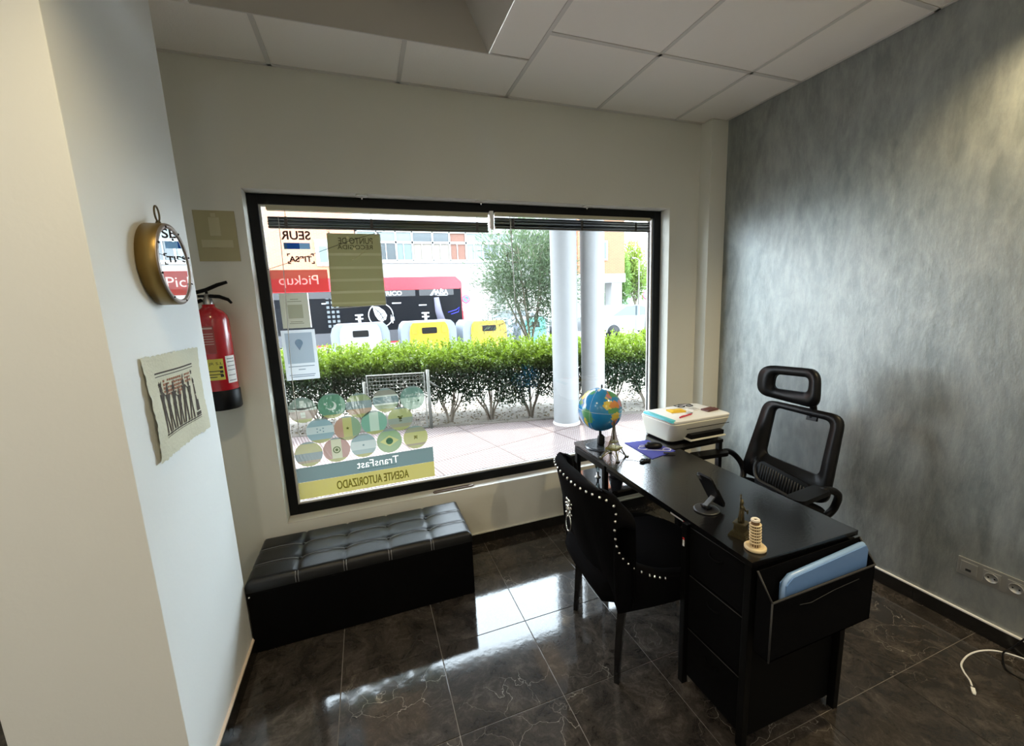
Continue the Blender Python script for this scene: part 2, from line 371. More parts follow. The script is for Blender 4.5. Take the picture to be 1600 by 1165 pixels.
# left of the seam at gx: narrow strip against the window wall, then panels round the coffer
for x0, x1 in ((-1.782, -1.182), (-1.182, -.582), (-.582, gx)): panel(x0 + r, x1 - r, -.376 + r, -r)
for x0, x1 in ((-2.382, -1.782), (-2.98, -2.382), (XW, -2.98)): panel(x0 + r, x1 - r, -.59 + r, -r)
panel(CX1 + .004, gx - r, -.976, -.376 - .004); panel(CX1 + .004, gx - r, -1.576 + .004, -.976 - .004)
panel(CX1 + .004 - .0, gx - r, ys[3] + r, -1.58)
panel(-1.782 + r, CX0 - .004, -1.19 + r, -.59 - r); panel(-1.782 + r, CX0 - .004, -.58 - r, -.376 - r); panel(-1.782 + r, CX0 - .004, ys[3] + r, -1.19 - r)
for x0, x1 in ((-2.382, -1.782), (-2.98, -2.382), (XW, -2.98)):
    for k in (1, 2): panel(x0 + r, x1 - r, ys[k + 1] + r, ys[k] - r)
panel(CX0 + .004, -.582 - r, ys[3] + r, CY0 - .004); panel(-.582 + r, CX1 - .004, ys[3] + r, CY0 - .004)
for x in xs[1:-1]:
    if x > gx - .01: rail(x - r, x + r, YB, -.002)
    elif abs(x - gx) > .01: rail(x - r, x + r, YB, ys[3])
for x in (-1.182, -.582): rail(x - r, x + r, -.37, -.002)
rail(-1.782 - r, -1.782 + r, ys[3], -.002); rail(-2.382 - r, -2.382 + r, ys[3], -.002)
for j, y in enumerate(ys[1:-1]):
    if j < 2:
        rail(gx + r, XR, y - r, y + r); rail(XW, -1.782 - r, y - r, y + r)
    else: rail(XW, XR, y - r, y + r)
rail(CX0, gx - r, -.376, -.37)
rail(XW, XR, -.02, -.001); rail(XR - .018, XR - .001, YB, -.02)
b = MB(); hh = .30; q = .15
A = [(CX0, CY1), (CX1, CY1), (CX1, CY0), (CX0, CY0)]; Bq = [(CX0 + q, CY1 - .001), (CX1 - q, CY1 - .001), (CX1 - q, CY0 + .05), (CX0 + q, CY0 + .05)]
for k in range(4):
    p, p2, q1, q2 = A[k], A[(k + 1) % 4], Bq[k], Bq[(k + 1) % 4]
    b.flat([(*p, H), (*p2, H), (*q2, H + hh), (*q1, H + hh)])
b.flat([(*p, H + hh) for p in Bq]); b.build('ceiling_coffer', mat('coffer_plaster', (.62, .59, .55), .8), ceil)
b = MB(); b.box((-.62, -.50, H + hh - .03), (-.34, -.42, H + hh - .001), bev=.004)
for k in range(4): b.box((-.61, -.49 + k * .018, H + hh - .034), (-.35, -.482 + k * .018, H + hh - .03))
b.build('vent_grille', M['black_plastic'], ceil)
# window wall as one body with an opening
YO = .24
b = MB()
b.box((XW, 0, -.05), (WX0, YO, H + .3)); b.box((WX1, 0, -.05), (XR + .2, YO, H + .3)); b.box((WX0, 0, -.05), (WX1, YO, WZ0)); b.box((WX0, 0, WZ1), (WX1, YO, H + .3))
wf = struct(b.build('wall_front', M['plaster']))
b = MB(); b.box((1.4535, -.0968, 0), (XR, 0, H), bev=.002); struct(b.build('wall_corner_pier', M['plaster']))
b = MB(); b.box((XR, YB, -.05), (XR + .2, 0, H + .3)); struct(b.build('wall_right', M['stucco']))
b = MB(); b.box((XW - .2, YB - .2, -.05), (XW, YO, H + .3)); struct(b.build('wall_left', M['plaster']))
b = MB(); b.box((XW - .2, YB - .2, -.05), (XR + .2, YB, H + .3)); struct(b.build('wall_back', M['plaster']))
b = MB(); b.box((-1.866, -1.098, 0), (XL, -.44, H), bev=.004); pillar = struct(b.build('wall_pillar', mat('window_lit_pillar_plaster', (.80, .825, .82), .65, bump=(60, .05), vary=.02)))  # wall plaster lightened and cooled here, putting window light into the pillar's colour
# skirtings: dark stone with a pale cap line
def skirting(name, p, q, n, cap=M['white_paint'], h=.068, t=.012):
    p = Vector((*p, 0)); q = Vector((*q, 0)); n = Vector((*n, 0)); L = (q - p).length; d = (q - p).normalized()
    root = None; k = 0; s0 = 0; mats = (M['skirt'],)
    lo = lambda s, e, z0, z1, off: [p + d * s + n * .0005, p + d * e + n * off]
    i = 0
    while s0 < L - .001:
        e = min(L, s0 + .42); mb = MB()
        a = p + d * (s0 + .0008); c = p + d * (e - .0008) + n * t
        mb.box((min(a.x, c.x), min(a.y, c.y), .0005), (max(a.x, c.x), max(a.y, c.y), h), bev=.001)
        if root is None: root = struct(mb.build(name, M['skirt']))
        else: mb.build('skirting_tile', M['skirt'], root)
        s0 = e
    mb = MB(); a = p; c = p + d * L + n * t * .9
    mb.box((min(a.x, c.x), min(a.y, c.y), h + .0004), (max(a.x, c.x), max(a.y, c.y), h + .008), bev=.002); mb.build('skirting_cap', cap, root)
skirting('baseboard_front', (-1.866, 0), (1.4535, 0), (0, -1), cap=M['plaster'])
skirting('baseboard_right', (XR, -.0968), (XR, YB), (-1, 0), cap=M['white_paint'])
skirting('baseboard_pillar', (XL, -.44), (XL, -1.098), (1, 0), cap=mat('cream_caulk', (.72, .6, .5), .5))
# sill and window
b = MB(); b.box((WX0 + .001, .001, WZ0), (WX1 - .001, .088, WZ0 + .006)); struct(b.build('trim_1', mat('sill_stone', (.60, .58, .54), .45)))
win = bpy.data.objects.new('window_1', None); COL.objects.link(win); struct(win)
FY0, FY1 = .088, .15; IX0, IX1, IZ0, IZ1 = -1.327, 1.137, .447, 2.106
for nm, a, c in (('frame_post', (WX0 + .001, FY0, WZ0 + .001), (IX0, FY1, WZ1 - .001)), ('frame_post', (IX1, FY0, WZ0 + .001), (WX1 - .001, FY1, WZ1 - .001)),
                 ('frame_rail', (IX0, FY0, WZ0 + .001), (IX1, FY1, IZ0)), ('frame_rail', (IX0, FY0, IZ1), (IX1, FY1, WZ1 - .001))):
    b = MB(); b.box(a, c, bev=.003); b.build(nm, M['frame'], win)
b = MB(); t = .009
for a, c in (((IX0, .1, IZ0), (IX0 + t, .118, IZ1)), ((IX1 - t, .1, IZ0), (IX1, .118, IZ1)), ((IX0 + t, .1, IZ0), (IX1 - t, .118, IZ0 + t)), ((IX0 + t, .1, IZ1 - t), (IX1 - t, .118, IZ1))): b.box(a, c)
b.build('glazing_bead', mat('pale_glazing_bead', (.6, .6, .58), .4), win)
b = MB(); b.flat([(IX0, .12, IZ0), (IX1, .12, IZ0), (IX1, .12, IZ1), (IX0, .12, IZ1)]); b.build('pane', M['glass'], win)

# ---------------------------------------------------------------- outdoors shell
HA = math.radians(-13.8)   # direction of hedge and street edge
def HL(x): return 2.79 - .245 * x
b = MB()
b.box((-14, YO, -.10), (14, 12, -.06)); struct(b.build('ground', mat('pale_gravel_soil', (.24, .22, .19), .95, bump=(40, .5), vary=.2)))
b = MB(); b.prism([(-8, YO), (8, YO), (8, HL(8)), (-8, HL(-8))], .06, M4=Matrix.Translation((0, 0, -.06))); struct(b.build('pavement', M['pave']))
b = MB(); b.box((-30, 8.4, -.06), (60, 21.5, -.03)); struct(b.build('road', mat('grey_asphalt', (.22, .22, .22), .9, bump=(60, .3))))
b = MB(); b.box((-40, 12, -.12), (60, 60, -.07)); struct(b.build('far_ground', mat('far_paving', (.3, .29, .27), .9)))
# kerb stones along the hedge
kerb = struct(bpy.data.objects.new('kerb_strip', None)); COL.objects.link(kerb)
km = mat('dark_kerb_stone', (.10, .085, .07), .8, bump=(50, .3)); b = MB(); b.box((0, -.03, -.05), (.492, .03, .02), bev=.006); k0 = b.build('kerb_stone', km, kerb)
for k in range(24):
    x = -5.0 + k * .5 * math.cos(HA); o = k0 if k == 0 else bpy.data.objects.new('kerb_stone', k0.data)
    if k: COL.objects.link(o); o.parent = kerb
    o.location = (x, HL(x) + .02, 0); o.rotation_euler = (0, 0, HA)
# arcade soffit over the pavement with slatted panels
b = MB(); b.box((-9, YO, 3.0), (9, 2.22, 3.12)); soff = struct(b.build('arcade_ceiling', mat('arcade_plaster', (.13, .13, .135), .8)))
b = MB(); b.box((-9, YO, 3.12), (9, 2.22, 9)); struct(b.build('building_above', M['white_paint']))
sm = mat('brown_slat', (.50, .34, .22), .6)
for (x0, x1) in ((-1.27, -.58), (.84, 1.2)):
    n = int((x1 - x0) / .075)
    for k in range(n):
        b = MB(); b.box((x0 + k * .075, 1.5, 2.96), (x0 + k * .075 + .045, 2.06, 3.0)); b.build('soffit_slat', sm, soff)
# two round columns side by side
cm = mat('weathered_column_paint', (.165, .165, .165), .7, bump=(14, .25), vary=.06)
for (x, y, rr, lab) in ((1.49, 2.20, .163, 'broad round pale grey column, left of the pair before the hedge'), (1.86, 2.15, .150, 'slimmer round pale grey column, right of the pair before the hedge')):
    t = thing('column', lab, 'column', (x, y, 0))
    b = MB(); b.lathe([(rr, 0), (rr, .62), (rr - .0015, .623), (rr - .0015, 3.0)], 40); b.build('shaft', cm, t)
    b = MB(); b.lathe([(rr + .012, 0), (rr + .012, .02), (rr + .001, .035)], 40); b.build('base_ring', mat('cement_ring', (.36, .33, .31), .9), t)
# ================================================================ INDOOR THINGS
# ---- wall spots in the room behind the camera
for k, (x, y, e) in enumerate(ROOM_LAMPS):
    t = thing('ceiling_downlight', 'round recessed ceiling downlight behind the viewpoint, ' + ('nearest the pillar', 'in the middle of the room', 'in the row nearest the grey wall', 'beside the left wall', 'in the far corner by the grey wall', 'by the middle of the back wall')[k], 'lamp', (x, y, H), 0, 'recessed ceiling downlights')
    b = MB(); b.lathe([(.062, -.002), (.085, -.006), (.088, .0), (.062, .0)], 28); b.build('bezel', M['white'], t)
    b = MB(); b.lathe([(0, -.001), (.06, -.001)], 28); b.build('diffuser', mat('lit_diffuser', (1, .86, .66), emit=3), t)
    ld = bpy.data.lights.new('downlight', 'AREA'); ld.shape = 'DISK'; ld.size = .12; ld.energy = e; ld.color = (1, .90, .76)
    lo = bpy.data.objects.new('downlight_light', ld); COL.objects.link(lo); lo.parent = t; lo.location = (0, 0, -.012)
for (x, y, e) in SPOTS:
    t = thing('ceiling_spotlight', 'small warm recessed spotlight near the ' + ('grey wall' if x > 0 else 'pillar'), 'lamp', (x, y, H))
    b = MB(); b.lathe([(.040, -.002), (.052, -.005), (.054, .0), (.040, .0)], 24); b.build('bezel', M['white'], t)
    b = MB(); b.lathe([(0, -.001), (.039, -.001)], 24); b.build('bulb_face', mat('lit_bulb', (1, .80, .52), emit=6), t)
    ld = bpy.data.lights.new('spotlight', 'SPOT'); ld.energy = e; ld.color = (1, .80, .45); ld.spot_size = 2.3; ld.spot_blend = .8; ld.shadow_soft_size = .03
    lo = bpy.data.objects.new('spotlight_light', ld); COL.objects.link(lo); lo.parent = t; lo.location = (0, 0, -.012)

# ---- tufted storage bench
t = thing('storage_bench', 'long black leatherette storage bench with button-tufted lid and grey stitching under the window', 'bench', (XL + .006, -.455, 0))
L, Dp, Hb = 1.045, .395, .362
b = MB(); b.box((0, 0, .004), (L, Dp, Hb - .055), bev=.008); b.build('body', M['leather_side'], t)
nx, ny = 105, 42; bm = bmesh.new(); grid = []
seamx = [L * k / 5 for k in range(1, 5)]; seamy = [Dp / 3, 2 * Dp / 3]
for j in range(ny + 1):
    row = []
    for i in range(nx + 1):
        x = L * i / nx; y = Dp * j / ny
        dx = min(abs(x - s) for s in seamx); dy = min(abs(y - s) for s in seamy)
        z = Hb
        z -= .006 * math.exp(-(dx / .008) ** 2) + .005 * math.exp(-(dy / .010) ** 2)
        dd = min(math.hypot(x - a, y - c) for a in seamx for c in seamy)
        z -= .013 * math.exp(-dd / .022)
        an = math.atan2(y - min(seamy, key=lambda s: abs(y - s)), x - min(seamx, key=lambda s: abs(x - s)))
        z += .0012 * math.cos(an * 8) * math.exp(-((dd - .03) / .02) ** 2)
        e = min(x, L - x, y, Dp - y); z -= .016 * max(0, 1 - e / .022) ** 2
        z += .004 * math.sin(PI * min(1, e / .1) / 2)
        row.append(bm.verts.new((x, y, z)))
    grid.append(row)
for j in range(ny):
    for i in range(nx): bm.faces.new((grid[j][i], grid[j][i + 1], grid[j + 1][i + 1], grid[j + 1][i]))
loop = [grid[0][i] for i in range(nx + 1)] + [grid[j][nx] for j in range(1, ny + 1)] + [grid[ny][i] for i in range(nx - 1, -1, -1)] + [grid[j][0] for j in range(ny - 1, 0, -1)]
low = [bm.verts.new((v.co.x + (.002 if v.co.x > L / 2 else -.002), v.co.y + (.002 if v.co.y > Dp / 2 else -.002), Hb - .054)) for v in loop]
for i in range(len(loop)): bm.faces.new((loop[i], low[i], low[(i + 1) % len(loop)], loop[(i + 1) % len(loop)]))
for f in bm.faces: f.smooth = True
mb = MB(); mb.bm.free(); mb.bm = bm; lid = mb.build('lid', M['leather'], t)
b = MB()
for s in seamx:
    for o in (-.006, .006):
        pts = [(s + o, -.003, Hb - .05), (s + o, -.003, Hb - .02)] + [(s + o, Dp * k / 30, Hb + .0015 - .006 - .012 * math.exp(-min(abs(Dp * k / 30 - c) for c in seamy) / .022)) for k in range(1, 31)]
        b.tube(pts, .0009, 4)
for c in seamy:
    for o in (-.005,):
        pts = [(L * k / 100, c + o + .012 * math.sin(PI * ((k / 20) % 1)), Hb + .002 - .001 - .012 * math.exp(-min(abs(L * k / 100 - s) for s in seamx) / .018)) for k in range(1, 100)]
        b.tube(pts, .0007, 4)
b.build('stitching', M['stitch'], lid)
first = None
for s in seamx:
    for c in seamy:
        if first is None:
            b = MB(); b.sphere((0, 0, 0), .009, sc=(1, 1, .5)); first = b.build('button', M['leather'], lid, loc=(s, c, Hb - .010))
        else:
            o = first.copy(); COL.objects.link(o); o.location = (s, c, Hb - .010)
b = MB(); b.sphere((.012, -.004, .29), .005); b.build('rivet', M['silver'], t)

# ---- round porthole mirror on the pillar
t = thing('wall_mirror', 'round porthole mirror in a deep aged-brass drum frame with a hanging loop, on the pillar', 'mirror', (XL, -.762, 1.712))
RM = Matrix.Rotation(PI / 2, 4, 'Y')
b = MB(); b.lathe([(.118, .001), (.128, .004), (.128, .052), (.125, .056)], 48, M4=RM); b.build('drum', M['brass'], t)
b = MB(); b.lathe([(.126, .052), (.127, .056), (.118, .060), (.112, .056), (.112, .050)], 48, M4=RM); rim = b.build('front_rim', M['rim'], t)
for k in range(8):
    a = 2 * PI * k / 8 + .3; b = MB(); b.sphere((.059, .1185 * math.cos(a), .1185 * math.sin(a)), .0035, seg=8, rings=6); b.build('rivet', M['black_metal'], rim)
b = MB(); b.lathe([(0, .054), (.113, .054)], 48, M4=RM); b.build('mirror_glass', M['mirror'], t)
b = MB(); b.tube([(.03, .016 * math.cos(a), .158 + .024 * math.sin(a)) for a in [2 * PI * k / 24 for k in range(24)]], .0028, 8, closed=True); b.tube([(.03, 0, .126), (.03, 0, .138)], [.010, .005], 8)
b.build('hanging_loop', M['bronze'], t)

# ---- papyrus print
t = thing('papyrus_print', 'cream papyrus sheet with a procession of dark figures, pinned to the pillar', 'print', (XL, -.755, 1.27))
pm = mat('papyrus', (.62, .60, .46), .85, bump=(90, .25), vary=.12)
bm = bmesh.new(); nu, nv = 44, 30; Wd, Hd = .435, .318; gr = []
rr = random.Random(3)
for j in range(nv + 1):
    row = []
    for i in range(nu + 1):
        u = i / nu - .5; v = j / nv - .5
        y = u * Wd; z = v * Hd
        if i in (0, nu): y += rr.uniform(-.004, .004)
        if j in (0, nv): z += rr.uniform(-.0035, .0035)
        lift = .004 + .028 * max(0, -u - .30) * (1 - abs(v + .15)) * 2 + .003 * math.sin(9 * u + 4 * v)
        row.append(bm.verts.new((lift, y, z)))
    gr.append(row)
for j in range(nv):
    for i in range(nu): f = bm.faces.new((gr[j][i], gr[j][i + 1], gr[j + 1][i + 1], gr[j + 1][i])); f.smooth = True
mb = MB(); mb.bm.free(); mb.bm = bm; sheet = mb.build('sheet', pm, t)
def lift(u, v): return .0052 + .028 * max(0, -u - .30) * (1 - abs(v + .15)) * 2 + .003 * math.sin(9 * u + 4 * v)
ink = mat('dark_brown_ink', (.05, .035, .025), .8); rust = mat('rust_ink', (.30, .12, .06), .8)
def ppoly(mb, pts, mi=0): mb.flat([(lift(y / Wd, z / Hd), y, z) for (y, z) in pts], mi)
b = MB()
for (z, hh) in ((.100, .005), (.091, .0026), (-.094, .004), (-.100, .0018)):
    b = MB()
    for k in range(16):
        y0 = -.145 + .29 * k / 16; ppoly(b, [(y0, z), (y0 + .29 / 16, z), (y0 + .29 / 16, z + hh), (y0, z + hh)])
    b.build('border_line', ink, sheet)
def figure(mb, y, s, arm):
    P = lambda L_: ppoly(mb, [(y + a * s * 1.55, -.088 + c * s) for a, c in L_])
    P([(-.010, 0), (-.004, 0), (.0, .06), (.003, .085), (-.006, .085), (-.008, .05)]); P([(.006, 0), (.013, 0), (.008, .05), (.006, .085), (-.001, .085), (.002, .05)])
    P([(-.008, .08), (.008, .08), (.006, .10), (.011, .128), (-.011, .128), (-.006, .10)])
    P([(-.003, .128), (.003, .128), (.006, .14), (.004, .151), (-.005, .151), (-.007, .14)])
    P([(-.004, .15), (.003, .15), (.006, .170), (.0, .163)])
    if arm: P([(.009, .126), (.013, .124), (.026, .105), (.030, .118), (.027, .119), (.024, .110)])
    else: P([(-.009, .126), (-.013, .124), (-.026, .14), (-.022, .143)])
b = MB()
for k, (y, s) in enumerate(((-.118, .97), (-.080, .92), (-.040, .94), (-.006, .80), (.030, 1.0), (.072, .92))): figure(b, y, s, k % 2 == 0)
ppoly(b, [(.105, -.088), (.145, -.088), (.145, -.075), (.105, -.075)]); ppoly(b, [(.11, -.07), (.14, -.07), (.138, -.03), (.128, -.03), (.124, -.01), (.116, -.01)]); ppoly(b, [(.114, -.008), (.128, -.008), (.126, .03), (.117, .03)]); ppoly(b, [(.115, .032), (.127, .032), (.13, .045), (.12, .055), (.112, .045)])
for (y, z) in ((-.125, .066), (.118, .075)):
    ppoly(b, [(y + .011 * math.cos(2 * PI * k / 10 + PI / 2) * (1 if k % 2 == 0 else .5), z + .011 * math.sin(2 * PI * k / 10 + PI / 2) * (1 if k % 2 == 0 else .5)) for k in range(10)])
b.build('figure_procession', ink, sheet)
b = MB(); rr = random.Random(5)
for k in range(15):
    for j in range(6):
        y = -.10 + k * .0135; z = .078 - j * .0115
        if rr.random() < (.9 if (k < 9 and j < 5) or k > 10 else .45) and not (j > 2 and k > 8): ppoly(b, [(y, z), (y + .0115, z), (y + .0115, z - rr.uniform(.004, .009)), (y, z - .008)])
b.build('glyph_columns', rust, sheet)

# ---- photoluminescent sign and fire extinguisher on the window wall
b = MB(); b.box((0, -.004, 0), (.172, -.0005, .237), bev=.001); o = b.build('extinguisher_sign', mat('pale_yellow_sign', (.40, .36, .20), .55), loc=(-1.588, 0, 1.809))
tag(o, 'pale yellow square safety sign on the wall above the fire extinguisher', 'sign')
yl = mat('faded_pictogram', (.50, .47, .29), .6)
b = MB(); b.box((.06, -.0055, .12), (.105, -.0042, .205)); b.box((.072, -.0055, .207), (.092, -.0042, .225)); b.box((.02, -.0055, .065), (.15, -.0042, .10)); b.build('pictogram', yl, o)
EXX, EXY = -1.556, -.092
t = thing('fire_extinguisher', 'red fire extinguisher with black base and handle, hung on the wall behind the pillar', 'extinguisher', (EXX, EXY, 1.10))
b = MB(); b.lathe([(.0, .0), (.070, .0), (.074, .006), (.074, .425), (.070, .447), (.055, .468), (.034, .482), (.026, .488), (.026, .50), (0, .50)], 36); b.build('cylinder', M['red'], t)
b = MB(); b.lathe([(.0, -.004), (.073, -.004), (.0775, .004), (.0775, .088), (.0745, .092)], 36); b.build('base_skirt', M['black_plastic'], t)
b = MB(); b.lathe([(.028, .482), (.040, .474), (.046, .470)], 24); b.lathe([(.020, .50), (.020, .525), (.013, .53), (.013, .548), (0, .548)], 16); b.build('valve', M['steel'], t)
b = MB(); b.box((-.035, -.010, .533), (.030, .010, .545), bev=.002); b.tube([(.0, 0, .54), (.05, -.002, .535), (.085, -.006, .520), (.098, -.01, .503)], [.009, .009, .008, .006], 8); b.build('carry_handle', M['black_metal'], t)
b = MB(); b.tube([(-.045, 0, .556), (.0, 0, .568), (.05, -.002, .590), (.09, -.004, .602)], [.009, .009, .009, .007], 8); b.tube([(0, 0, .55), (0, 0, .57)], .006, 8); b.build('squeeze_lever', M['black_metal'], t)
b = MB(); b.tube([(-.02, -.01, .52), (-.06, -.04, .50), (-.095, -.04, .40), (-.095, -.03, .15)], .009, 10); b.build('hose', M['black_plastic'], t)
b = MB(); b.box((-.02, .074, .30), (.02, .092, .42)); b.build('wall_bracket', M['black_metal'], t)
def curved(name, a0, a1, z0, z1, m, parent, r=.0747):
    mb = MB(); n = 10
    for k in range(n):
        p = a0 + (a1 - a0) * k / n; q = a0 + (a1 - a0) * (k + 1) / n
        mb.flat([(r * math.cos(p), r * math.sin(p), z0), (r * math.cos(q), r * math.sin(q), z0), (r * math.cos(q), r * math.sin(q), z1), (r * math.cos(p), r * math.sin(p), z1)])
    return mb.build(name, m, parent)
R_ = math.radians
lw = mat('label_white', (.72, .72, .70), .5); ly = mat('label_yellow', (.62, .58, .10), .5); lr = mat('label_dark_red', (.30, .05, .05), .5); lk = mat('print_black', (.02, .02, .02), .6); lp = mat('print_pale', (.55, .45, .42), .6)
o = curved('yellow_label', R_(-112), R_(-56), .145, .245, ly, t); 
for k, (a0, a1, z) in enumerate(((-105, -62, .17), (-105, -80, .158), (-105, -68, .186))): curved('print_line', R_(a0), R_(a1), z, z + .004, lk, o, .0750)
for z in (.158, .178, .198): curved('pictogram', R_(-70), R_(-60), z, z + .012, lk, o, .0750)
o = curved('white_label', R_(-48), R_(-8), .125, .255, lw, t)
for z in (.135, .16, .185, .205, .225, .24): curved('print_line', R_(-44), R_(-14), z, z + .003, lk, o, .0750)
o = curved('instruction_panel', R_(-125), R_(-70), .27, .40, lr, t)
for k, z in enumerate((.385, .362, .35, .338, .326, .314)): curved('print_line', R_(-118), R_(-74), z, z + (.008 if k == 0 else .003), lp, o, .0750)
def bent_text(s, ac, width, z, h, parent, m):
    o = text('lettering', s, width, h, m, parent, Matrix.Identity(4)); me = o.data
    for v in me.vertices:
        a = ac + v.co.x / .0752; v.co = Vector((.0752 * math.cos(a), .0752 * math.sin(a), z + v.co.y))
bent_text('JR S.L', R_(-80), .055, .222, .016, t, lk)

# ---- socket strip, cables
t = thing('socket_strip', 'silver four-gang wall plate with a data outlet and round sockets on the grey wall', 'socket', (XR, -1.495, .285))
sm2 = mat('silver_plate', (.42, .42, .40), .35, metal=.6)
b = MB(); b.box((-.008, -.30, -.041), (-.001, 0, .041), bev=.002); b.build('plate', sm2, t)
for k in range(4):
    y = -.039 - k * .072
    b = MB(); b.box((-.012, y - .027, -.027), (-.0085, y + .027, .027), bev=.002); g = b.build('outlet', sm2, t)
    if k == 0:
        b = MB(); b.box((-.0135, y - .009, -.014), (-.0122, y + .009, -.003)); b.build('port', M['dark_plastic'], g)
    else:
        b = MB(); b.lathe([(.021, .0125), (.0225, .0145), (.0195, .0145), (.019, .0122), (0, .0122)], 24, M4=Matrix.Translation((0, y, 0)) @ Matrix.Rotation(-PI / 2, 4, 'Y')); b.build('socket_ring', sm2, g)
        b = MB(); b.sphere((-.0125, y - .0095, 0), .003, seg=8, rings=6); b.sphere((-.0125, y + .0095, 0), .003, seg=8, rings=6); b.build('contact_hole', M['black_plastic'], g)
def smooth_path(pts, n=8):
    P = [Vector(p) for p in pts]; out = []
    for i in range(len(P) - 1):
        a = P[max(i - 1, 0)]; b_ = P[i]; c = P[i + 1]; d = P[min(i + 2, len(P) - 1)]
        for k in range(n):
            s = k / n; out.append(.5 * ((2 * b_) + (c - a) * s + (2 * a - 5 * b_ + 4 * c - d) * s * s + (3 * b_ - a - 3 * c + d) * s ** 3))
    return out + [P[-1]]
t = thing('charging_cable', 'white charging cable curling over the floor tiles by the right wall', 'cable', (1.211, -1.731, 0))
off = Vector((1.211, -1.731, 0)); r = .0032
pts = smooth_path([Vector(p) - off for p in ((1.575, -1.86, r), (1.585, -1.80, r), (1.578, -1.735, r), (1.536, -1.676, r), (1.475, -1.648, r), (1.40, -1.640, r), (1.32, -1.652, r), (1.280, -1.675, r), (1.250, -1.705, r), (1.225, -1.722, r))])
b = MB(); b.tube(pts, r, 8); b.build('cord', M['white'], t)
mt = Matrix.Translation((0.004, 0.003, .004)) @ Matrix.Rotation(R_(210), 4, 'Z')
b = MB(); b.box((0, -.006, -.0035), (.026, .006, .0035), bev=.0015, M4=mt); b.box((.026, -.004, -.0018), (.034, .004, .0018), M4=mt); b.build('connector', M['white'], t)
b = MB(); b.tube(smooth_path([(1.586, -1.768, .285), (1.572, -1.765, .24), (1.580, -1.735, .12), (1.570, -1.700, .03), (1.535, -1.69, .011), (1.49, -1.705, .0092), (1.445, -1.73, .004), (1.435, -1.76, .004), (1.45, -1.80, .004), (1.50, -1.87, .004), (1.55, -1.93, .004)]), .0030, 8)
o = b.build('power_cord', M['black_plastic']); tag(o, 'thin black power cord crossing over the white cable on the floor', 'cable')

# ---- desk with return
M['piping'] = mat('charcoal_piping', (.025, .025, .027), .7)
t = thing('corner_desk', 'black L-shaped desk with drawers on the near side and a return along the window', 'desk', (.22, -1.56, 0))
dx, dy = -.22, 1.56; TZ = .71
def loc(p): return [(a + dx, c + dy) for a, c in p]
b = MB(); b.prism(loc([(.205, -1.573), (.692, -1.582), (.722, -.682), (.240, -.682)]), .018, M4=Matrix.Translation((0, 0, TZ - .018))); top = b.build('desk_top', M['black_wood'], t)
b = MB(); b.prism(loc([(.240, -.6815), (1.056, -.664), (1.072, -.325), (.256, -.317)]), .018, M4=Matrix.Translation((0, 0, TZ - .018))); b.build('return_top', M['black_wood'], t)
b = MB(); b.prism(loc([(.250, -.66), (1.045, -.645), (1.06, -.34), (.268, -.335)]), .014, M4=Matrix.Translation((0, 0, .515))); b.build('lower_shelf', M['gloss_shelf'], t)
def leg(x, y, z1=TZ - .018, z0=0, nm='leg', w_=.0125):
    mb = MB(); mb.box((x - w_, y - w_, z0), (x + w_, y + w_, z1), bev=.002); mb.build(nm, M['black_metal'], t, loc=(dx, dy, 0))
for x, y in ((.222, -1.556), (.655, -1.575), (.217, -1.284), (.70, -1.28), (.250, -.665), (.270, -.335), (1.040, -.650), (1.055, -.335), (.705, -.70)): leg(x, y)
def bar(a, c): mb = MB(); mb.box(a, c, bev=.0015); mb.build('frame_rail', M['black_metal'], t, loc=(dx, dy, 0))
bar((.243, -.652, .66), (.262, -.348, .6915)); bar((.262, -.660, .490), (1.03, -.640, .5145)); bar((.235, -1.27, .672), (.250, -.70, .6915)); bar((.28, -.345, .490), (1.04, -.328, .5145)); bar((.256, -.652, .495), (.272, -.348, .5145))
b = MB(); b.box((.236, -1.562, .035), (.668, -1.275, .688), bev=.002); body = b.build('drawer_cabinet', M['black_board'], t, loc=(dx, dy, 0))
for z0, z1 in ((.492, .680), (.262, .482), (.040, .252)):
    b = MB(); b.box((.222, -1.542, z0), (.2352, -1.298, z1), bev=.004); d = b.build('drawer', M['black_fabric'], t, loc=(dx, dy, 0))
    b = MB(); b.tube([(.2215, -1.540, z1), (.2215, -1.300, z1)], .0016, 5); b.tube([(.2215, -1.540, z0), (.2215, -1.540, z1)], .0012, 5); b.build('edge_piping', M['piping'], d)
    b = MB(); b.tube(smooth_path([(.2215, -1.45, z1 - .05), (.214, -1.44, z1 - .055), (.212, -1.42, z1 - .058), (.214, -1.40, z1 - .055), (.2215, -1.39, z1 - .05)], 4), .004, 6); b.build('pull_tab', M['black_fabric'], d)
b = MB(); b.box((.2030, -1.288, .600), (.2040, -1.279, .628)); b.build('red_white_sticker', lw, t, loc=(dx, dy, 0))
b = MB(); b.box((.2335, -1.245, .6735), (.2345, -1.175, .6885)); b.build('white_sticker', lw, t, loc=(dx, dy, 0))
b = MB(); b.box((.2333, -1.262, .6735), (.2344, -1.246, .6885)); b.build('red_band', mat('sticker_deep_red', (.45, .02, .02), .5), t, loc=(dx, dy, 0))
b = MB(); b.box((.2028, -1.288, .626), (.2041, -1.279, .634)); b.build('red_band', mat('sticker_red', (.5, .03, .03), .5), t, loc=(dx, dy, 0))
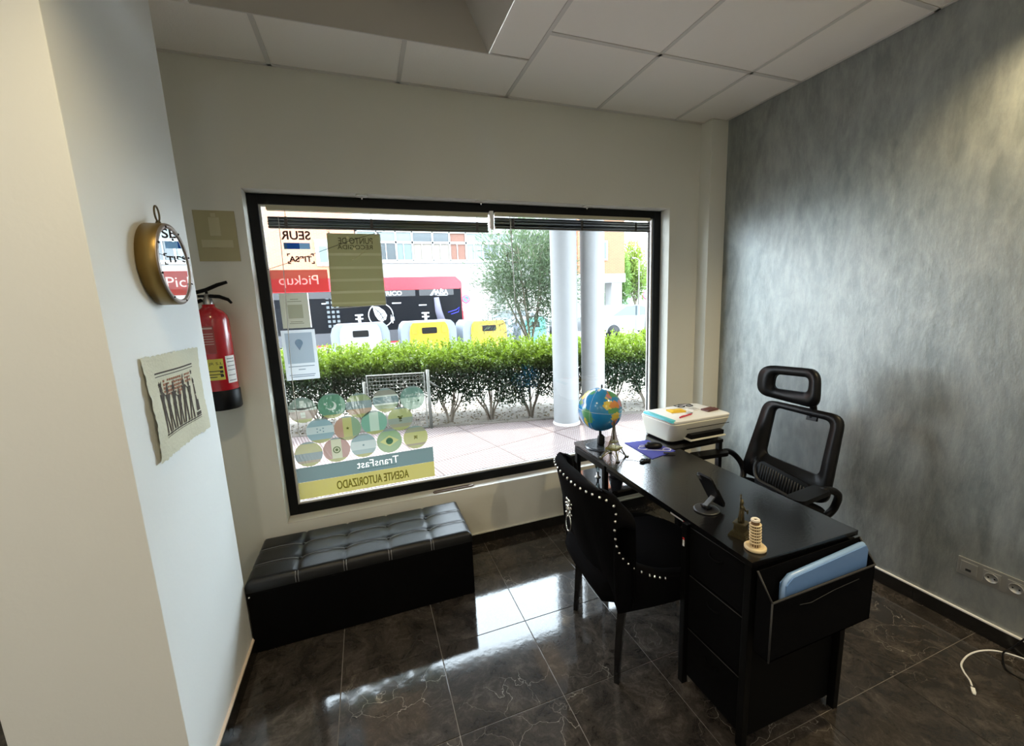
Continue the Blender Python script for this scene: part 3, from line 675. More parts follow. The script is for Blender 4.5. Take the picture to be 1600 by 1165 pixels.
# fabric side pocket
pk = MB(); x0, x1, yb, yf, zb, zt, zs = .212, .690, -1.588, -1.642, .410, .616, .69
pk.box((x0, yf, zb), (x1, yf + .004, zt)); pk.box((x0, yf, zb), (x1, yb, zb + .004)); pk.box((x0, yb - .003, zb), (x1, yb, zs))
for x in (x0, x1 - .004):
    pk.prism([(yb, zb), (yf, zb), (yf, zt), (yb, zs)], .004, M4=Matrix(((0, 0, 1, x), (1, 0, 0, 0), (0, 1, 0, 0), (0, 0, 0, 1))))
pocket = pk.build('side_pocket', M['black_fabric'], t, loc=(dx, dy, 0))
b = MB(); b.tube([(x0, yb, zs), (x0, yf, zt), (x1, yf, zt), (x1, yb, zs)], .0035, 6); b.tube([(x0, yf, zt), (x0, yf, zb)], .003, 6); b.tube([(x0 + .12, yf - .001, zt - .04), (x0 + .17, yf - .001, zt - .048), (x0 + .28, yf - .001, zt - .035), (x1 - .08, yf - .001, zt - .03)], .0012, 4); b.build('piping', mat('dark_piping', (.03, .03, .03), .7), pocket)
# blue folder in the pocket
t2 = thing('document_folder', 'translucent blue document folder standing in the desk pocket', 'folder', (.488, -1.618, .415))
bf = mat('blue_folder_plastic', (.17, .32, .62), .3, coat=.3); bfl = mat('blue_folder_spine', (.30, .48, .80), .3)
o = [(-.195, 0), (.185, .0), (.190, .250), (.178, .268), (-.165, .244), (-.195, .222)]
UPM = Matrix.Rotation(PI / 2, 4, 'X')
b = MB(); b.prism(o, .003, M4=Matrix.Translation((0, -.004, 0)) @ UPM); b.build('front_cover', bf, t2)
b = MB(); b.prism(o, .003, M4=Matrix.Translation((0, .016, 0)) @ UPM); b.build('back_cover', bf, t2)
b = MB(); b.tube([(-.194, .004, .0), (-.194, .004, .2), (-.188, .004, .232), (-.165, .004, .243), (.178, .004, .267)], .0085, 10); b.build('spine', bfl, t2)
b = MB(); b.box((-.18, .002, .004), (.185, .009, .20)); b.build('paper_stack', lw, t2)

# ---- office chair
t = thing('office_chair', 'black mesh swivel office chair with headrest and armrests, against the grey wall', 'chair', (1.0, -.955, 0))
ox, oy = -1.0, .955
def PM(x_at0, tilt, xs=0):
    c = 1 / math.sqrt(1 + tilt * tilt)
    return Matrix(((0, tilt * c, -c, x_at0 + ox), (-1, 0, 0, oy), (0, c, tilt * c, 0), (0, 0, 0, 1))), c
PMb, cc = PM(1.075, .21)
V = lambda y, z: (-y, z / cc)
outer = rquad([V(-.690, .50), V(-1.178, .50), V(-1.166, .944), V(-.750, .944)], .065)
inner = rquad([V(-.812, .645), V(-1.117, .628), V(-1.118, .905), V(-.814, .912)], .035)
b = MB(); b.ring(outer, inner, .024, M4=PMb @ Matrix.Translation((0, 0, -.012))); bf_ = b.build('back_frame', M['black_plastic'], t)
b = MB(); b.prism([V(-.995, .885), V(-1.045, .887), V(-1.045, .915), V(-.995, .915)], .014, M4=PMb @ Matrix.Translation((0, 0, -.006))); b.build('headrest_socket', M['black_plastic'], bf_)
meshm = thin('chair_mesh', (.03, .035, .045), .1, .48)
b = MB(); b.flat([PMb @ Vector((p[0], p[1], 0)) for p in rquad([V(-.81, .64), V(-1.12, .62), V(-1.12, .91), V(-.81, .915)], .03)]); b.build('back_mesh', meshm, t)
b = MB(); Lw = rquad([V(-.80, .47), V(-1.11, .455), V(-1.10, .575), V(-.815, .61)], .03); b.prism(Lw, .012, M4=PMb @ Matrix.Translation((0, 0, .016))); lum = b.build('lumbar_pad', M['black_plastic'], t)
for k in range(17):
    y = -.825 - k * .0155; z1 = .592 - k * .0022
    b = MB(); b.tube([PMb @ Vector((-y, zz / cc, .031)) for zz in (z1, z1 - .04, z1 - .085)], .003, 5); b.build('lumbar_rib', M['dark_plastic'], lum)
b = MB(); b.tube(smooth_path([PMb @ Vector((p[0], p[1], .034)) for p in (V(-.80, .60), V(-.795, .55), V(-.83, .50), V(-.93, .49), V(-1.05, .475), V(-1.10, .48))]), .009, 8); b.build('lumbar_bow', M['dark_plastic'], t)
HM, ch = PM(1.10, .07)
HV = lambda y, z: (-y, z / ch)
ho = rquad([HV(-.800, .995), HV(-1.128, .982), HV(-1.108, 1.172), HV(-.800, 1.160)], .070, 8); hi = rquad([HV(-.868, 1.040), HV(-1.066, 1.050), HV(-1.066, 1.128), HV(-.872, 1.118)], .03, 8)
def bend(o_, c=.955, k=1.1):
    for v in o_.data.vertices: d_ = v.co.y; v.co.x += -k * d_ * d_
b = MB(); b.ring(ho, hi, .03, M4=HM @ Matrix.Translation((0, 0, -.015))); o = b.build('headrest', M['black_plastic'], t); bend(o)
b = MB(); b.flat([HM @ Vector((p[0], p[1], 0)) for p in hi]); h2 = b.build('headrest_mesh', meshm, o)
b = MB(); b.tube(smooth_path([(1.19 + ox, -.045, 1.03), (1.235 + ox, -.055, 1.0), (1.272 + ox, -.06, .955), (1.27 + ox, -.06, .90)]), [.016] * 25, 8); b.build('headrest_stem', M['black_plastic'], t)
b = MB(); o_ = rrect(.46, .48, .08); b.prism(o_, .06, M4=Matrix.Translation((-.03, 0, .42))); b.build('seat', M['black_fabric'], t, smooth_angle=40)
b = MB(); b.tube(smooth_path([(1.19 + ox, 0, .56), (1.19 + ox, 0, .44), (1.12 + ox, 0, .39), (1.0 + ox, 0, .385)]), .022, 8); b.build('back_bracket', M['black_plastic'], t)
for s in (-1, 1):
    y = s * .285
    b = MB(); b.prism(rrect(.235, .075, .03, 5), .022, M4=Matrix.Translation((-.055 + 0, y + .0, .625)) @ Matrix.Rotation(R_(-6 * s), 4, 'Z')); o = b.build('armrest', M['black_plastic'], t, smooth_angle=50)
    b = MB(); b.tube(smooth_path([(.04, y, .637), (.09, y, .632), (.145, y, .60), (.18, y * .92, .54), (.17, y * .85, .48), (.08, y * .75, .42)]), .017, 8); b.build('arm_support', M['black_plastic'], o)
b = MB(); b.lathe([(.028, .10), (.028, .25), (.018, .25), (.018, .42), (0, .42)], 16); b.build('gas_column', M['black_metal'], t)
for k in range(5):
    a = 2 * PI * k / 5 + .3; ca, sa = math.cos(a), math.sin(a)
    b = MB(); b.tube([(.0, 0, .115), (.15 * ca, .15 * sa, .10), (.27 * ca, .27 * sa, .075)], [.026, .02, .016], 8); o = b.build('base_arm', M['black_plastic'], t)
    b = MB(); b.lathe([(0, -.02), (.025, -.02), (.027, 0), (.025, .02), (0, .02)], 14, M4=Matrix.Translation((.28 * ca, .28 * sa, .0272)) @ Matrix.Rotation(a, 4, 'Z') @ Matrix.Rotation(PI / 2, 4, 'Y')); b.build('caster', M['black_plastic'], o)

# ---- velvet guest chair with wings, nail heads and ring
t = thing('velvet_chair', 'black velvet wing-back chair with silver nail heads and a back ring, at the desk', 'chair', (0.0, -.985, 0), R_(-5.5))
half = [(-.145, 0, .848), (-.144, .06, .848), (-.140, .11, .848), (-.128, .16, .847), (-.108, .20, .845), (-.082, .232, .840), (-.056, .252, .826), (-.044, .260, .80), (-.046, .264, .76), (-.050, .266, .71), (-.046, .268, .665), (-.030, .269, .625), (.0, .270, .588), (.04, .270, .552), (.09, .270, .520), (.16, .269, .492), (.24, .266, .474), (.32, .258, .462), (.39, .235, .455), (.425, .20, .45)]
hs = smooth_path([Vector(p) for p in half], 3)
full = [Vector((p.x, -p.y, p.z)) for p in hs[::-1]] + hs[1:]
N = len(full); TH = .058
def wall_pt(i, z, off):
    p = full[i]; a = full[max(i - 1, 0)]; c = full[min(i + 1, N - 1)]
    # plan direction from a smoothed neighbourhood
    a = full[max(i - 4, 0)]; c = full[min(i + 4, N - 1)]; tx, ty = c.x - a.x, c.y - a.y; L_ = math.hypot(tx, ty); nx_, ny_ = -ty / L_ * -1, tx / L_ * -1
    nx_, ny_ = (-abs(nx_) if p.x < -.1 else nx_), ny_
    if nx_ * (p.x - .15) + ny_ * p.y < 0: nx_, ny_ = -nx_, -ny_
    wgt = max(0, min(1, (-.03 - p.x) / .1)); u = (p.z - z) / .5
    x = p.x + .12 * wgt * max(0, u); y = p.y * (1 - .10 * max(0, min(1, u * .9)))
    return Vector((x + nx_ * off, y + ny_ * off, z))
bm = bmesh.new(); cols = []
for i in range(N):
    p = full[i]; zt = p.z; s = i / (N - 1); row = []
    pl = .007 * abs(math.sin(PI * (s * 9))) if .18 < s < .82 else 0
    for k in range(9):
        z = .355 + (zt - .02 - .355) * k / 8
        q = pl * math.sin(PI * k / 8) ** .5 if 0 < k < 8 else 0
        row.append(bm.verts.new(wall_pt(i, z, q + (.004 * math.sin(PI * k / 8)))))
    for k in range(1, 6):
        a = PI * k / 6; row.append(bm.verts.new(wall_pt(i, zt - .02 + .02 * math.sin(a), -TH / 2 + TH / 2 * math.cos(a))))
    for k in range(8, -1, -1):
        z = .38 + (zt - .02 - .38) * k / 8; row.append(bm.verts.new(wall_pt(i, z, -TH - (.012 * abs(math.sin(PI * s * 9)) if k else 0))))
    cols.append(row)
for i in range(N - 1):
    for k in range(len(cols[0]) - 1): f = bm.faces.new((cols[i][k], cols[i + 1][k], cols[i + 1][k + 1], cols[i][k + 1])); f.smooth = True
mb = MB(); mb.bm.free(); mb.bm = bm; bk = mb.build('winged_back', M['velvet'], t)
b = MB(); last = None; acc = 0
for i in range(N):
    p = wall_pt(i, full[i].z - .018, .003)
    if i in (0, N - 1): pass
    if full[i].x > .17: continue
    if last is None or (p - last).length > .0225: b.sphere(p, .0062, seg=8, rings=6); last = p
nt = b.build('nailhead_trim', M['silver'], bk); nt['kind'] = 'stuff'
so_ = [(-.06, -.18), (.05, -.222), (.25, -.228), (.40, -.205), (.47, -.13), (.485, 0), (.47, .13), (.40, .205), (.25, .228), (.05, .222), (-.06, .18)]
so2 = []
for i, p in enumerate(so_): so2.append(p)
b = MB()
rings = []
for z, s in ((.352, .95), (.362, 1.02), (.40, 1.05), (.435, 1.02), (.452, .93), (.462, .75), (.468, .4)):
    rings.append([b.bm.verts.new(((p[0] - .2) * s + .2, p[1] * s, z)) for p in [tuple(v) for v in smooth_path([Vector((*q, 0)) for q in so_ + [so_[0]]], 3)[:-1]] for p in [p]])
for A_, B_ in zip(rings, rings[1:]):
    for k in range(len(A_)): f = b.bm.faces.new((A_[k], A_[(k + 1) % len(A_)], B_[(k + 1) % len(A_)], B_[k])); f.smooth = True
b.bm.faces.new(rings[-1]); b.bm.faces.new(rings[0][::-1]); b.build('seat', M['velvet'], t)
for (x, y, bx, by) in ((-.005, -.205, -.012, -.210), (-.005, .205, -.012, .215)):
    b = MB(); b.tube([(x + .02, y, .345), (x + .01, y, .25), (x, y, .12), (bx, by, .0)], [.022, .020, .017, .0145], 4, smooth=False); b.build('leg', M['black_wood'], t)
for (x, y) in ((.41, -.185), (.41, .185)):
    b = MB(); b.tube([(x, y, .345), (x + .005, y, .0)], [.022, .0145], 4, smooth=False); b.build('leg', M['black_wood'], t)
# ring pull with an ornate head
kz = .665; kp = wall_pt(N // 2, kz, .014)
kn = MB()
for k in range(26):
    a = 2 * PI * k / 13; rr_ = .013 if k < 13 else .024; zz = .028 * (1 if k < 13 else 1.3)
    kn.sphere(kp + Vector((-.004 - .004 * (k % 3), rr_ * math.cos(a), .012 + zz * math.sin(a))), .0055, seg=8, rings=6)
kn.sphere(kp + Vector((-.010, 0, .01)), .014, seg=12, rings=8, sc=(.8, 1, 1.25)); kn.sphere(kp + Vector((-.02, 0, -.002)), .006, seg=8, rings=6)
kn.sphere(kp + Vector((-.010, .012, .05)), .008, seg=8, rings=6); kn.sphere(kp + Vector((-.010, -.012, .05)), .008, seg=8, rings=6)
kk = kn.build('ornamental_head', M['silver'], bk)
b = MB(); b.tube([kp + Vector((-.012 + .012 * math.sin(a) * .2, .026 * math.cos(a), -.052 + .038 * math.sin(a))) for a in [2 * PI * k / 28 for k in range(28)]], .0035, 8, closed=True); b.build('ring_pull', M['silver'], kk)

# ---- things on the desk
# globe
t = thing('desk_globe', 'blue desk globe on a round stand at the desk corner by the window', 'globe', (.352, -.455, TZ))
b = MB(); b.lathe([(0, .006), (.082, .006), (.090, .003), (.090, 0.0), (0, 0.0)], 40); b.lathe([(0, .0062), (.075, .008)], 40); b.build('base', mat('glossy_dark_base', (.03, .035, .045), .12), t)
b = MB(); b.tube([(0, 0, .008), (.004, 0, .022), (.006, 0, .06), (.003, 0, .075)], [.02, .022, .02, .008], 12); b.tube([(0, 0, .03), (0, 0, .105)], .008, 10); b.tube([(.0, 0, .07), (.0, 0, .08)], .005, 8); b.build('stem', M['black_plastic'], t)
b = MB(); b.tube([(.012, 0, .340), (.013, 0, .364)], .005, 8); b.build('axis_knob', M['black_plastic'], t)
gb = MB(); gb.sphere((0, 0, 0), .124, seg=120, rings=70)
gmats = [mat('globe_ocean', (.02, .22, .50), .15, coat=.6), mat('globe_green', (.10, .32, .14), .2, coat=.5), mat('globe_yellow', (.62, .50, .08), .2, coat=.5), mat('globe_pink', (.52, .22, .24), .2, coat=.5), mat('globe_orange', (.55, .22, .06), .2, coat=.5), mat('globe_white', (.75, .8, .8), .2, coat=.5)]
az0 = R_(-121.6); lon0 = R_(-22)
lands = [(-60, -5, 16, 12, 1), (-55, -18, 16, 14, 1), (-65, -35, 7, 16, 2), (-90, 18, 12, 7, 1), (-100, 42, 24, 16, 2), (-75, 55, 22, 10, 1), (-42, 72, 12, 9, 5), (8, 48, 14, 7, 3), (-4, 41, 6, 4, 2), (15, 58, 9, 9, 4), (25, 54, 14, 10, 1), (0, 22, 17, 12, 2), (20, 22, 18, 12, 4), (15, 8, 18, 8, 1), (22, -8, 14, 12, 2), (24, -24, 9, 11, 4), (47, 25, 12, 9, 3), (60, 55, 30, 15, 1), (95, 55, 35, 16, 2), (78, 22, 10, 12, 4), (105, 32, 20, 12, 2), (135, -25, 16, 10, 4), (0, -84, 180, 9, 5), (0, 86, 180, 5, 5)]
gb.bm.faces.ensure_lookup_table()
for f in gb.bm.faces:
    c = f.calc_center_median(); la = math.degrees(math.asin(max(-1, min(1, c.z / .124)))); lo = math.degrees((math.atan2(c.y, c.x) - az0 + lon0 + PI) % (2 * PI) - PI)
    wob = 2.2 * math.sin(la * .7 + lo * .45) + 1.6 * math.sin(lo * 1.1 - la * .9)
    for (a, e, ra, re, mi) in lands:
        if ((lo - a) / (ra + wob * .6)) ** 2 + ((la - e) / (re + wob * .5)) ** 2 < 1: f.material_index = mi
gl = gb.build('globe_ball', gmats, t, loc=(0, 0, .222)); gl.rotation_euler = (0, R_(6), 0)
b = MB(); b.tube([(.1248 * math.cos(a), .1248 * math.sin(a), .0) for a in [2 * PI * k / 60 for k in range(60)]], .0006, 4, closed=True); b.tube([(.1246 * math.cos(a) * math.cos(-2.6), .1246 * math.cos(a) * math.sin(-2.6), .1246 * math.sin(a)) for a in [2 * PI * k / 60 for k in range(60)]], .0006, 4, closed=True); b.build('meridian_line', gmats[5], gl)

# lattice tower souvenir
t = thing('tower_figurine', 'brass lattice tower souvenir with four splayed legs, in front of the globe', 'figurine', (.326, -.632, TZ), R_(28))
def towr(z):
    pts = [(0, .050), (.03, .036), (.055, .026), (.075, .019), (.11, .011), (.15, .0062), (.19, .003), (.205, .001)]
    for (a, c), (d, e) in zip(pts, pts[1:]):
        if a <= z <= d: return c + (e - c) * (z - a) / (d - a)
    return .001
Cn = [(1, 1), (-1, 1), (-1, -1), (1, -1)]
for sx, sy in Cn:
    b = MB()
    for o1, o2 in ((0, 0), (-.010, 0), (0, -.010)):
        pts = [(sx * (towr(z) + o1 * (1 - z / .06)), sy * (towr(z) + o2 * (1 - z / .06)), z) for z in (0, .012, .024, .036, .05, .058)]
        b.tube(pts, .0019, 4)
    b.box((sx * .050 - .008, sy * .050 - .008, 0), (sx * .050 + .008, sy * .050 + .008, .006))
    b.build('splayed_leg', M['bronze'], t)
b = MB()
for k in range(4):
    a = Cn[k]; c = Cn[(k + 1) % 4]
    pts = []
    for q in range(13):
        s = q / 12; z = .005 + .034 * math.sin(PI * s); r = towr(min(z, .06)) - .003
        pts.append(((a[0] + (c[0] - a[0]) * s) * r if a[0] != c[0] else a[0] * r, (a[1] + (c[1] - a[1]) * s) * r if a[1] != c[1] else a[1] * r, z))
    b.tube(pts, .0017, 4)
b.build('base_arch', M['brass_light'], t)
b = MB(); b.box((-.034, -.034, .048), (.034, .034, .056), bev=.001); b.box((-.030, -.030, .056), (.030, .030, .060)); b.box((-.018, -.018, .086), (.018, .018, .091)); b.build('platform', M['brass_light'], t)
b = MB()
zs_ = [.06 + .145 * (k / 22) for k in range(23)]
for sx, sy in Cn:
    b.tube([(sx * towr(z), sy * towr(z), z) for z in zs_], .0016, 4)
for k in range(22):
    z0, z1 = zs_[k], zs_[k + 1]; r0, r1 = towr(z0), towr(z1)
    for q in range(4):
        a, c = Cn[q], Cn[(q + 1) % 4]
        b.tube([(a[0] * r0, a[1] * r0, z0), (c[0] * r1, c[1] * r1, z1)], .0009, 3, caps=False); b.tube([(c[0] * r0, c[1] * r0, z0), (a[0] * r1, a[1] * r1, z1)], .0009, 3, caps=False)
b.box((-.006, -.006, .165), (.006, .006, .169)); b.tube([(0, 0, .19), (0, 0, .215)], [.003, .001], 6); b.tube([(0, 0, .10), (0, 0, .19)], [.006, .002], 6)
b.build('lattice_shaft', M['bronze'], t)

# printer
t = thing('printer', 'compact white inkjet printer with a turquoise lid edge on the desk return', 'printer', (.905, -.52, TZ))
P0 = (-.905, .52)
def lq(pts, z): return [(x + P0[0], y + P0[1], z - TZ) for x, y in pts]
def loft(levels, mats, name, parent, n=6, smooth=35, rad=.045):
    mb = MB(); R0 = []
    for (x0, x1, y0, y1, z, rd) in levels:
        R0.append([mb.bm.verts.new((x + P0[0], y + P0[1], z - TZ)) for x, y in rrect(x1 - x0, y1 - y0, rd, n, (x0 + x1) / 2, (y0 + y1) / 2)])
    for A_, B_ in zip(R0, R0[1:]):
        for k in range(len(A_)): mb.bm.faces.new((A_[k], A_[(k + 1) % len(A_)], B_[(k + 1) % len(A_)], B_[k]))
    mb.bm.faces.new(R0[0][::-1]); mb.bm.faces.new(R0[-1])
    return mb.build(name, mats, parent, smooth_angle=smooth)
loft([(.735, 1.095, -.585, -.375, .7105, .03), (.728, 1.102, -.605, -.37, .722, .03)], M['black_plastic'], 'foot', t)
bd = loft([(.722, 1.10, -.60, -.365, .7225, .035), (.700, 1.108, -.645, -.362, .79, .04), (.692, 1.115, -.662, -.36, .838, .035), (.694, 1.113, -.660, -.362, .842, .035)], M['offwhite'], 'body', t)
loft([(.694, 1.115, -.661, -.375, .8445, .035), (.692, 1.117, -.663, -.375, .848, .035), (.692, 1.117, -.663, -.375, .858, .035), (.697, 1.112, -.658, -.38, .861, .03)], M['white'], 'lid', t)
loft([(.690, .724, -.655, -.39, .8520, .012), (.694, .722, -.650, -.395, .8640, .012)], mat('turquoise_edge', (.05, .48, .55), .35), 'turquoise_strip', t)
b = MB(); b.box((.82 + P0[0], -.6620 + P0[1], .742 - TZ), (1.06 + P0[0], -.56 + P0[1], .768 - TZ), bev=.003); b.build('paper_slot', M['black_plastic'], t)
b = MB(); b.box((.81 + P0[0], -.668 + P0[1], .732 - TZ), (1.07 + P0[0], -.60 + P0[1], .741 - TZ), bev=.003); b.build('output_tray', M['offwhite'], t)
b = MB(); b.box((.79 + P0[0], -.6595 + P0[1], .804 - TZ), (1.10 + P0[0], -.655 + P0[1], .8065 - TZ)); b.build('seam', M['dark_plastic'], t)
# small things on the printer lid
PZ = .8615
def on_lid(name, label, cat, mb, m, x, y, rz, dz=0): return tag(mb.build(name, m, loc=(x, y, PZ + dz), rot=(0, 0, rz)), label, cat)
b = MB(); b.prism(rrect(.10, .07, .008), .006); b.box((-.03, -.02, .006), (.03, .02, .009), bev=.001); on_lid('tobacco_pouch', 'yellow packet lying on the printer lid', 'packet', b, mat('yellow_packet', (.75, .48, .03), .45), .865, -.485, R_(-12))
b = MB(); b.tube([(-.06, 0, .005), (.05, 0, .005), (.06, 0, .005)], [.0045, .0045, .002], 8); b.box((-.05, -.001, .009), (-.015, .001, .011)); on_lid('ballpoint_pen', 'red pen lying near the front edge of the printer lid', 'pen', b, mat('pen_red', (.55, .03, .06), .3), .835, -.60, R_(14))
b = MB(); b.box((-.045, -.03, 0), (.045, .03, .003), bev=.001); o = on_lid('paper_card', 'white printed card on the printer lid behind the dark wallet', 'card', b, lw, 1.0, -.49, R_(10))
b = MB()
for k in range(4): b.box((-.035, -.02 + k * .012, .0032), (.02, -.017 + k * .012, .0036))
b.build('print_line', lk, o)
b = MB(); b.box((-.045, -.028, 0), (.045, .028, .010), bev=.003); b.box((-.046, -.004, .002), (.046, .004, .0115)); on_lid('wallet', 'dark brown wallet at the right of the printer lid', 'wallet', b, mat('brown_leather', (.10, .03, .025), .45), 1.055, -.555, R_(8))
b = MB()
for sx in (-1, 1): b.tube([(sx * .03 + .022 * math.cos(a), -.0 + .016 * math.sin(a), .006) for a in [2 * PI * k / 20 for k in range(20)]], .0025, 6, closed=True)
b.tube([(-.008, 0, .008), (.008, 0, .008)], .002, 6); b.tube([(-.052, 0, .006), (-.056, .04, .005), (.03, .05, .004)], .002, 6); b.tube([(.052, 0, .006), (.058, .038, .005), (-.02, .044, .007)], .002, 6)
on_lid('eyeglasses', 'black folded eyeglasses at the back of the printer lid', 'glasses', b, M['black_plastic'], .985, -.43, R_(-5))
b = MB()
for k in range(7): b.sphere((.012 * math.cos(k * 2.4) * (1 + .1 * k), .010 * math.sin(k * 2.4) * (1 + .1 * k), .005), .004, seg=8, rings=6)
b.tube([(.014 * math.cos(a), .014 * math.sin(a), .003) for a in [2 * PI * k / 16 for k in range(16)]], .0015, 5, closed=True)
on_lid('bead_bracelet', 'small grey bead bracelet in the middle of the printer lid', 'bracelet', b, M['steel'], .895, -.56, 0)

# mouse pad, mouse, small things
mp_ = [(.508, -.469), (.655, -.488), (.676, -.700), (.487, -.742)]; c0 = (.582, -.60)
b = MB(); b.prism([(x - c0[0], y - c0[1]) for x, y in mp_][::-1], .003); o = b.build('mouse_pad', mat('royal_blue_cloth', (.05, .06, .36), .8), loc=(*c0, TZ)); tag(o, 'royal blue mouse pad with white print in front of the printer', 'mouse pad')
b = MB()
for cx_, cy_, r_ in ((-.035, .01, .022), (.065, -.065, .018), (-.02, .035, .014)):
    b.tube([(cx_ + r_ * math.cos(a) * 1.3, cy_ + r_ * math.sin(a), .0034) for a in [2 * PI * k / 18 for k in range(18)]], .0022, 4, closed=True)
b.tube([(-.06, .0, .0034), (-.03, -.03, .0034), (.02, -.06, .0034), (.07, -.09, .0034)], .002, 4)
b.build('white_print', mat('pad_print', (.7, .72, .8), .7), o)
t = thing('computer_mouse', 'black computer mouse on the blue pad', 'mouse', (.600, -.612, TZ + .003), R_(-22))
b = MB(); b.sphere((0, 0, .012), .034, seg=24, rings=14, sc=(1.45, .92, .68)); o = b.build('shell', M['black_plastic'], t)
for v in o.data.vertices: v.co.z = max(v.co.z, 0)
b = MB(); b.lathe([(0, -.003), (.007, -.003), (.007, .003), (0, .003)], 12, M4=Matrix.Translation((-.03, 0, .029)) @ Matrix.Rotation(PI / 2, 4, 'X')); b.build('scroll_wheel', M['dark_plastic'], t)
b = MB(); pts = [Vector((.03 * math.cos(k * 1.9) * (1 - .02 * k), .018 * math.sin(k * 2.3), .004 + .0016 * (k % 5))) for k in range(22)]; b.tube(smooth_path(pts, 4), .0022, 6); b.box((-.03, -.012, .001), (-.012, .004, .010), bev=.002); b.box((.014, -.006, .001), (.034, .008, .011), bev=.002)
o = b.build('earphone_tangle', M['black_plastic'], loc=(.432, -.752, TZ)); tag(o, 'tangled black earphone cord beside the mouse pad', 'earphones')
b = MB(); b.tube(smooth_path([(.352, -.675, TZ + .001), (.37, -.70, TZ + .001), (.39, -.71, TZ + .001), (.405, -.735, TZ + .001), (.42, -.745, TZ + .002)]), .0009, 5); o = b.build('thin_wire', M['steel']); tag(o, 'thin silver wire between the lattice tower and the earphones', 'wire')
b = MB(); b.tube([(-.03, 0, .005), (.02, 0, .005), (.032, 0, .005)], [.005, .005, .002], 8); o = b.build('marker_cap_pen', M['dark_plastic'], loc=(.615, -.722, TZ + .003), rot=(0, 0, R_(-25))); tag(o, 'short dark pen on the near edge of the blue mouse pad', 'pen')
# phone stand and phone
t = thing('phone_stand', 'dark round-footed folding phone stand on the desk', 'stand', (.332, -1.262, TZ))
gm = mat('gunmetal', (.05, .052, .055), .35, metal=.6)
b = MB(); b.lathe([(0, 0), (.046, 0), (.048, .002), (.047, .005), (.042, .006), (0, .006)], 40); b.build('round_foot', gm, t)
b = MB(); b.box((-.012, -.014, .006), (.016, .014, .014), bev=.002); b.tube([(-.008, -.017, .016), (-.008, .017, .016)], .006, 10); b.build('hinge', M['black_plastic'], t)
b = MB(); b.box((0, -.010, -.003), (.075, .010, .003), bev=.001, M4=Matrix.Translation((-.008, 0, .018)) @ Matrix.Rotation(R_(-38), 4, 'Y')); b.build('arm', mat('grey_arm', (.16, .165, .17), .35, metal=.6), t)
b = MB(); b.box((-.004, -.026, -.045), (.001, .026, .03), bev=.001, M4=Matrix.Translation((.0455, 0, .062)) @ Matrix.Rotation(R_(-30), 4, 'Y')); b.build('cradle', M['black_plastic'], t)
t = thing('smartphone', 'black smartphone leaning on the round-footed stand', 'phone', (.382, -1.262, TZ + .012), 0)
mt = Matrix.Rotation(R_(-30), 4, 'Y')
b = MB(); b.prism(rrect(.074, .152, .010, 4), .008, M4=mt @ Matrix(((0, 0, 1, .003), (1, 0, 0, 0), (0, 1, 0, .076), (0, 0, 0, 1)))); b.build('body', M['black_plastic'], t)
b = MB(); b.prism(rrect(.068, .146, .008, 4), .0006, M4=mt @ Matrix(((0, 0, 1, .0112), (1, 0, 0, 0), (0, 1, 0, .076), (0, 0, 0, 1)))); b.build('screen', mat('phone_glass', (.004, .004, .005), .05), t)
b = MB(); b.box((.001, .018, .125), (.003, .033, .147), bev=.001, M4=mt); b.build('camera_lens', M['steel'], t)
# torch figure
t = thing('statue_figurine', 'dark bronze robed figure raising one arm on a stepped square pedestal', 'figurine', (.300, -1.446, TZ), R_(20))
b = MB()
for (w_, z0, z1) in ((.030, 0, .006), (.027, .006, .012), (.024, .012, .017), (.0205, .017, .020), (.0175, .020, .046), (.0205, .046, .051)): b.box((-w_, -w_, z0), (w_, w_, z1), bev=.0008)
for s in (-1, 0, 1):
    for q in (-1, 1): b.box((s * .010 - .0025, q * .0180 - .001, .024), (s * .010 + .0025, q * .0180 + .001, .042)); b.box((q * .0180 - .001, s * .010 - .0025, .024), (q * .0180 + .001, s * .010 + .0025, .042))
b.build('pedestal', M['bronze'], t)
b = MB()
b.lathe([(0, .0508), (.0105, .0510), (.0095, .060), (.0078, .074), (.0064, .088), (.0070, .098), (.0082, .106), (.0064, .111), (.0034, .1135), (.0034, .116), (.0058, .119), (.0062, .124), (.0042, .129), (0, .131)], 14)
for k in range(8): a = 2 * PI * k / 8; b.tube([(.0098 * math.cos(a), .0098 * math.sin(a), .052), (.0074 * math.cos(a + .2), .0074 * math.sin(a + .2), .078), (.0066 * math.cos(a + .5), .0066 * math.sin(a + .5), .096)], [.0020, .0016, .0008], 5)
b.tube([(-.006, 0, .106), (-.0135, -.001, .114), (-.0165, -.002, .130), (-.0170, -.002, .143)], [.0036, .0030, .0024, .0020], 8)
b.tube([(.008, 0, .106), (.0135, -.004, .097), (.008, -.011, .091)], [.0042, .0034, .0026], 8)
o = b.build('robed_figure', M['bronze'], t)
b = MB()
for k in range(7): a = PI * k / 6; b.tube([(0, 0, .126), (.012 * math.cos(a), 0, .126 + .010 * math.sin(a))], [.0015, .0006], 5)
b.tube([(-.0170, -.002, .143), (-.0175, -.002, .152)], [.002, .0036], 8); b.sphere((-.0175, -.002, .156), .0034, seg=8, rings=6); b.box((.004, -.018, .084), (.012, -.014, .098)); b.build('crown_and_torch', M['bronze'], t)
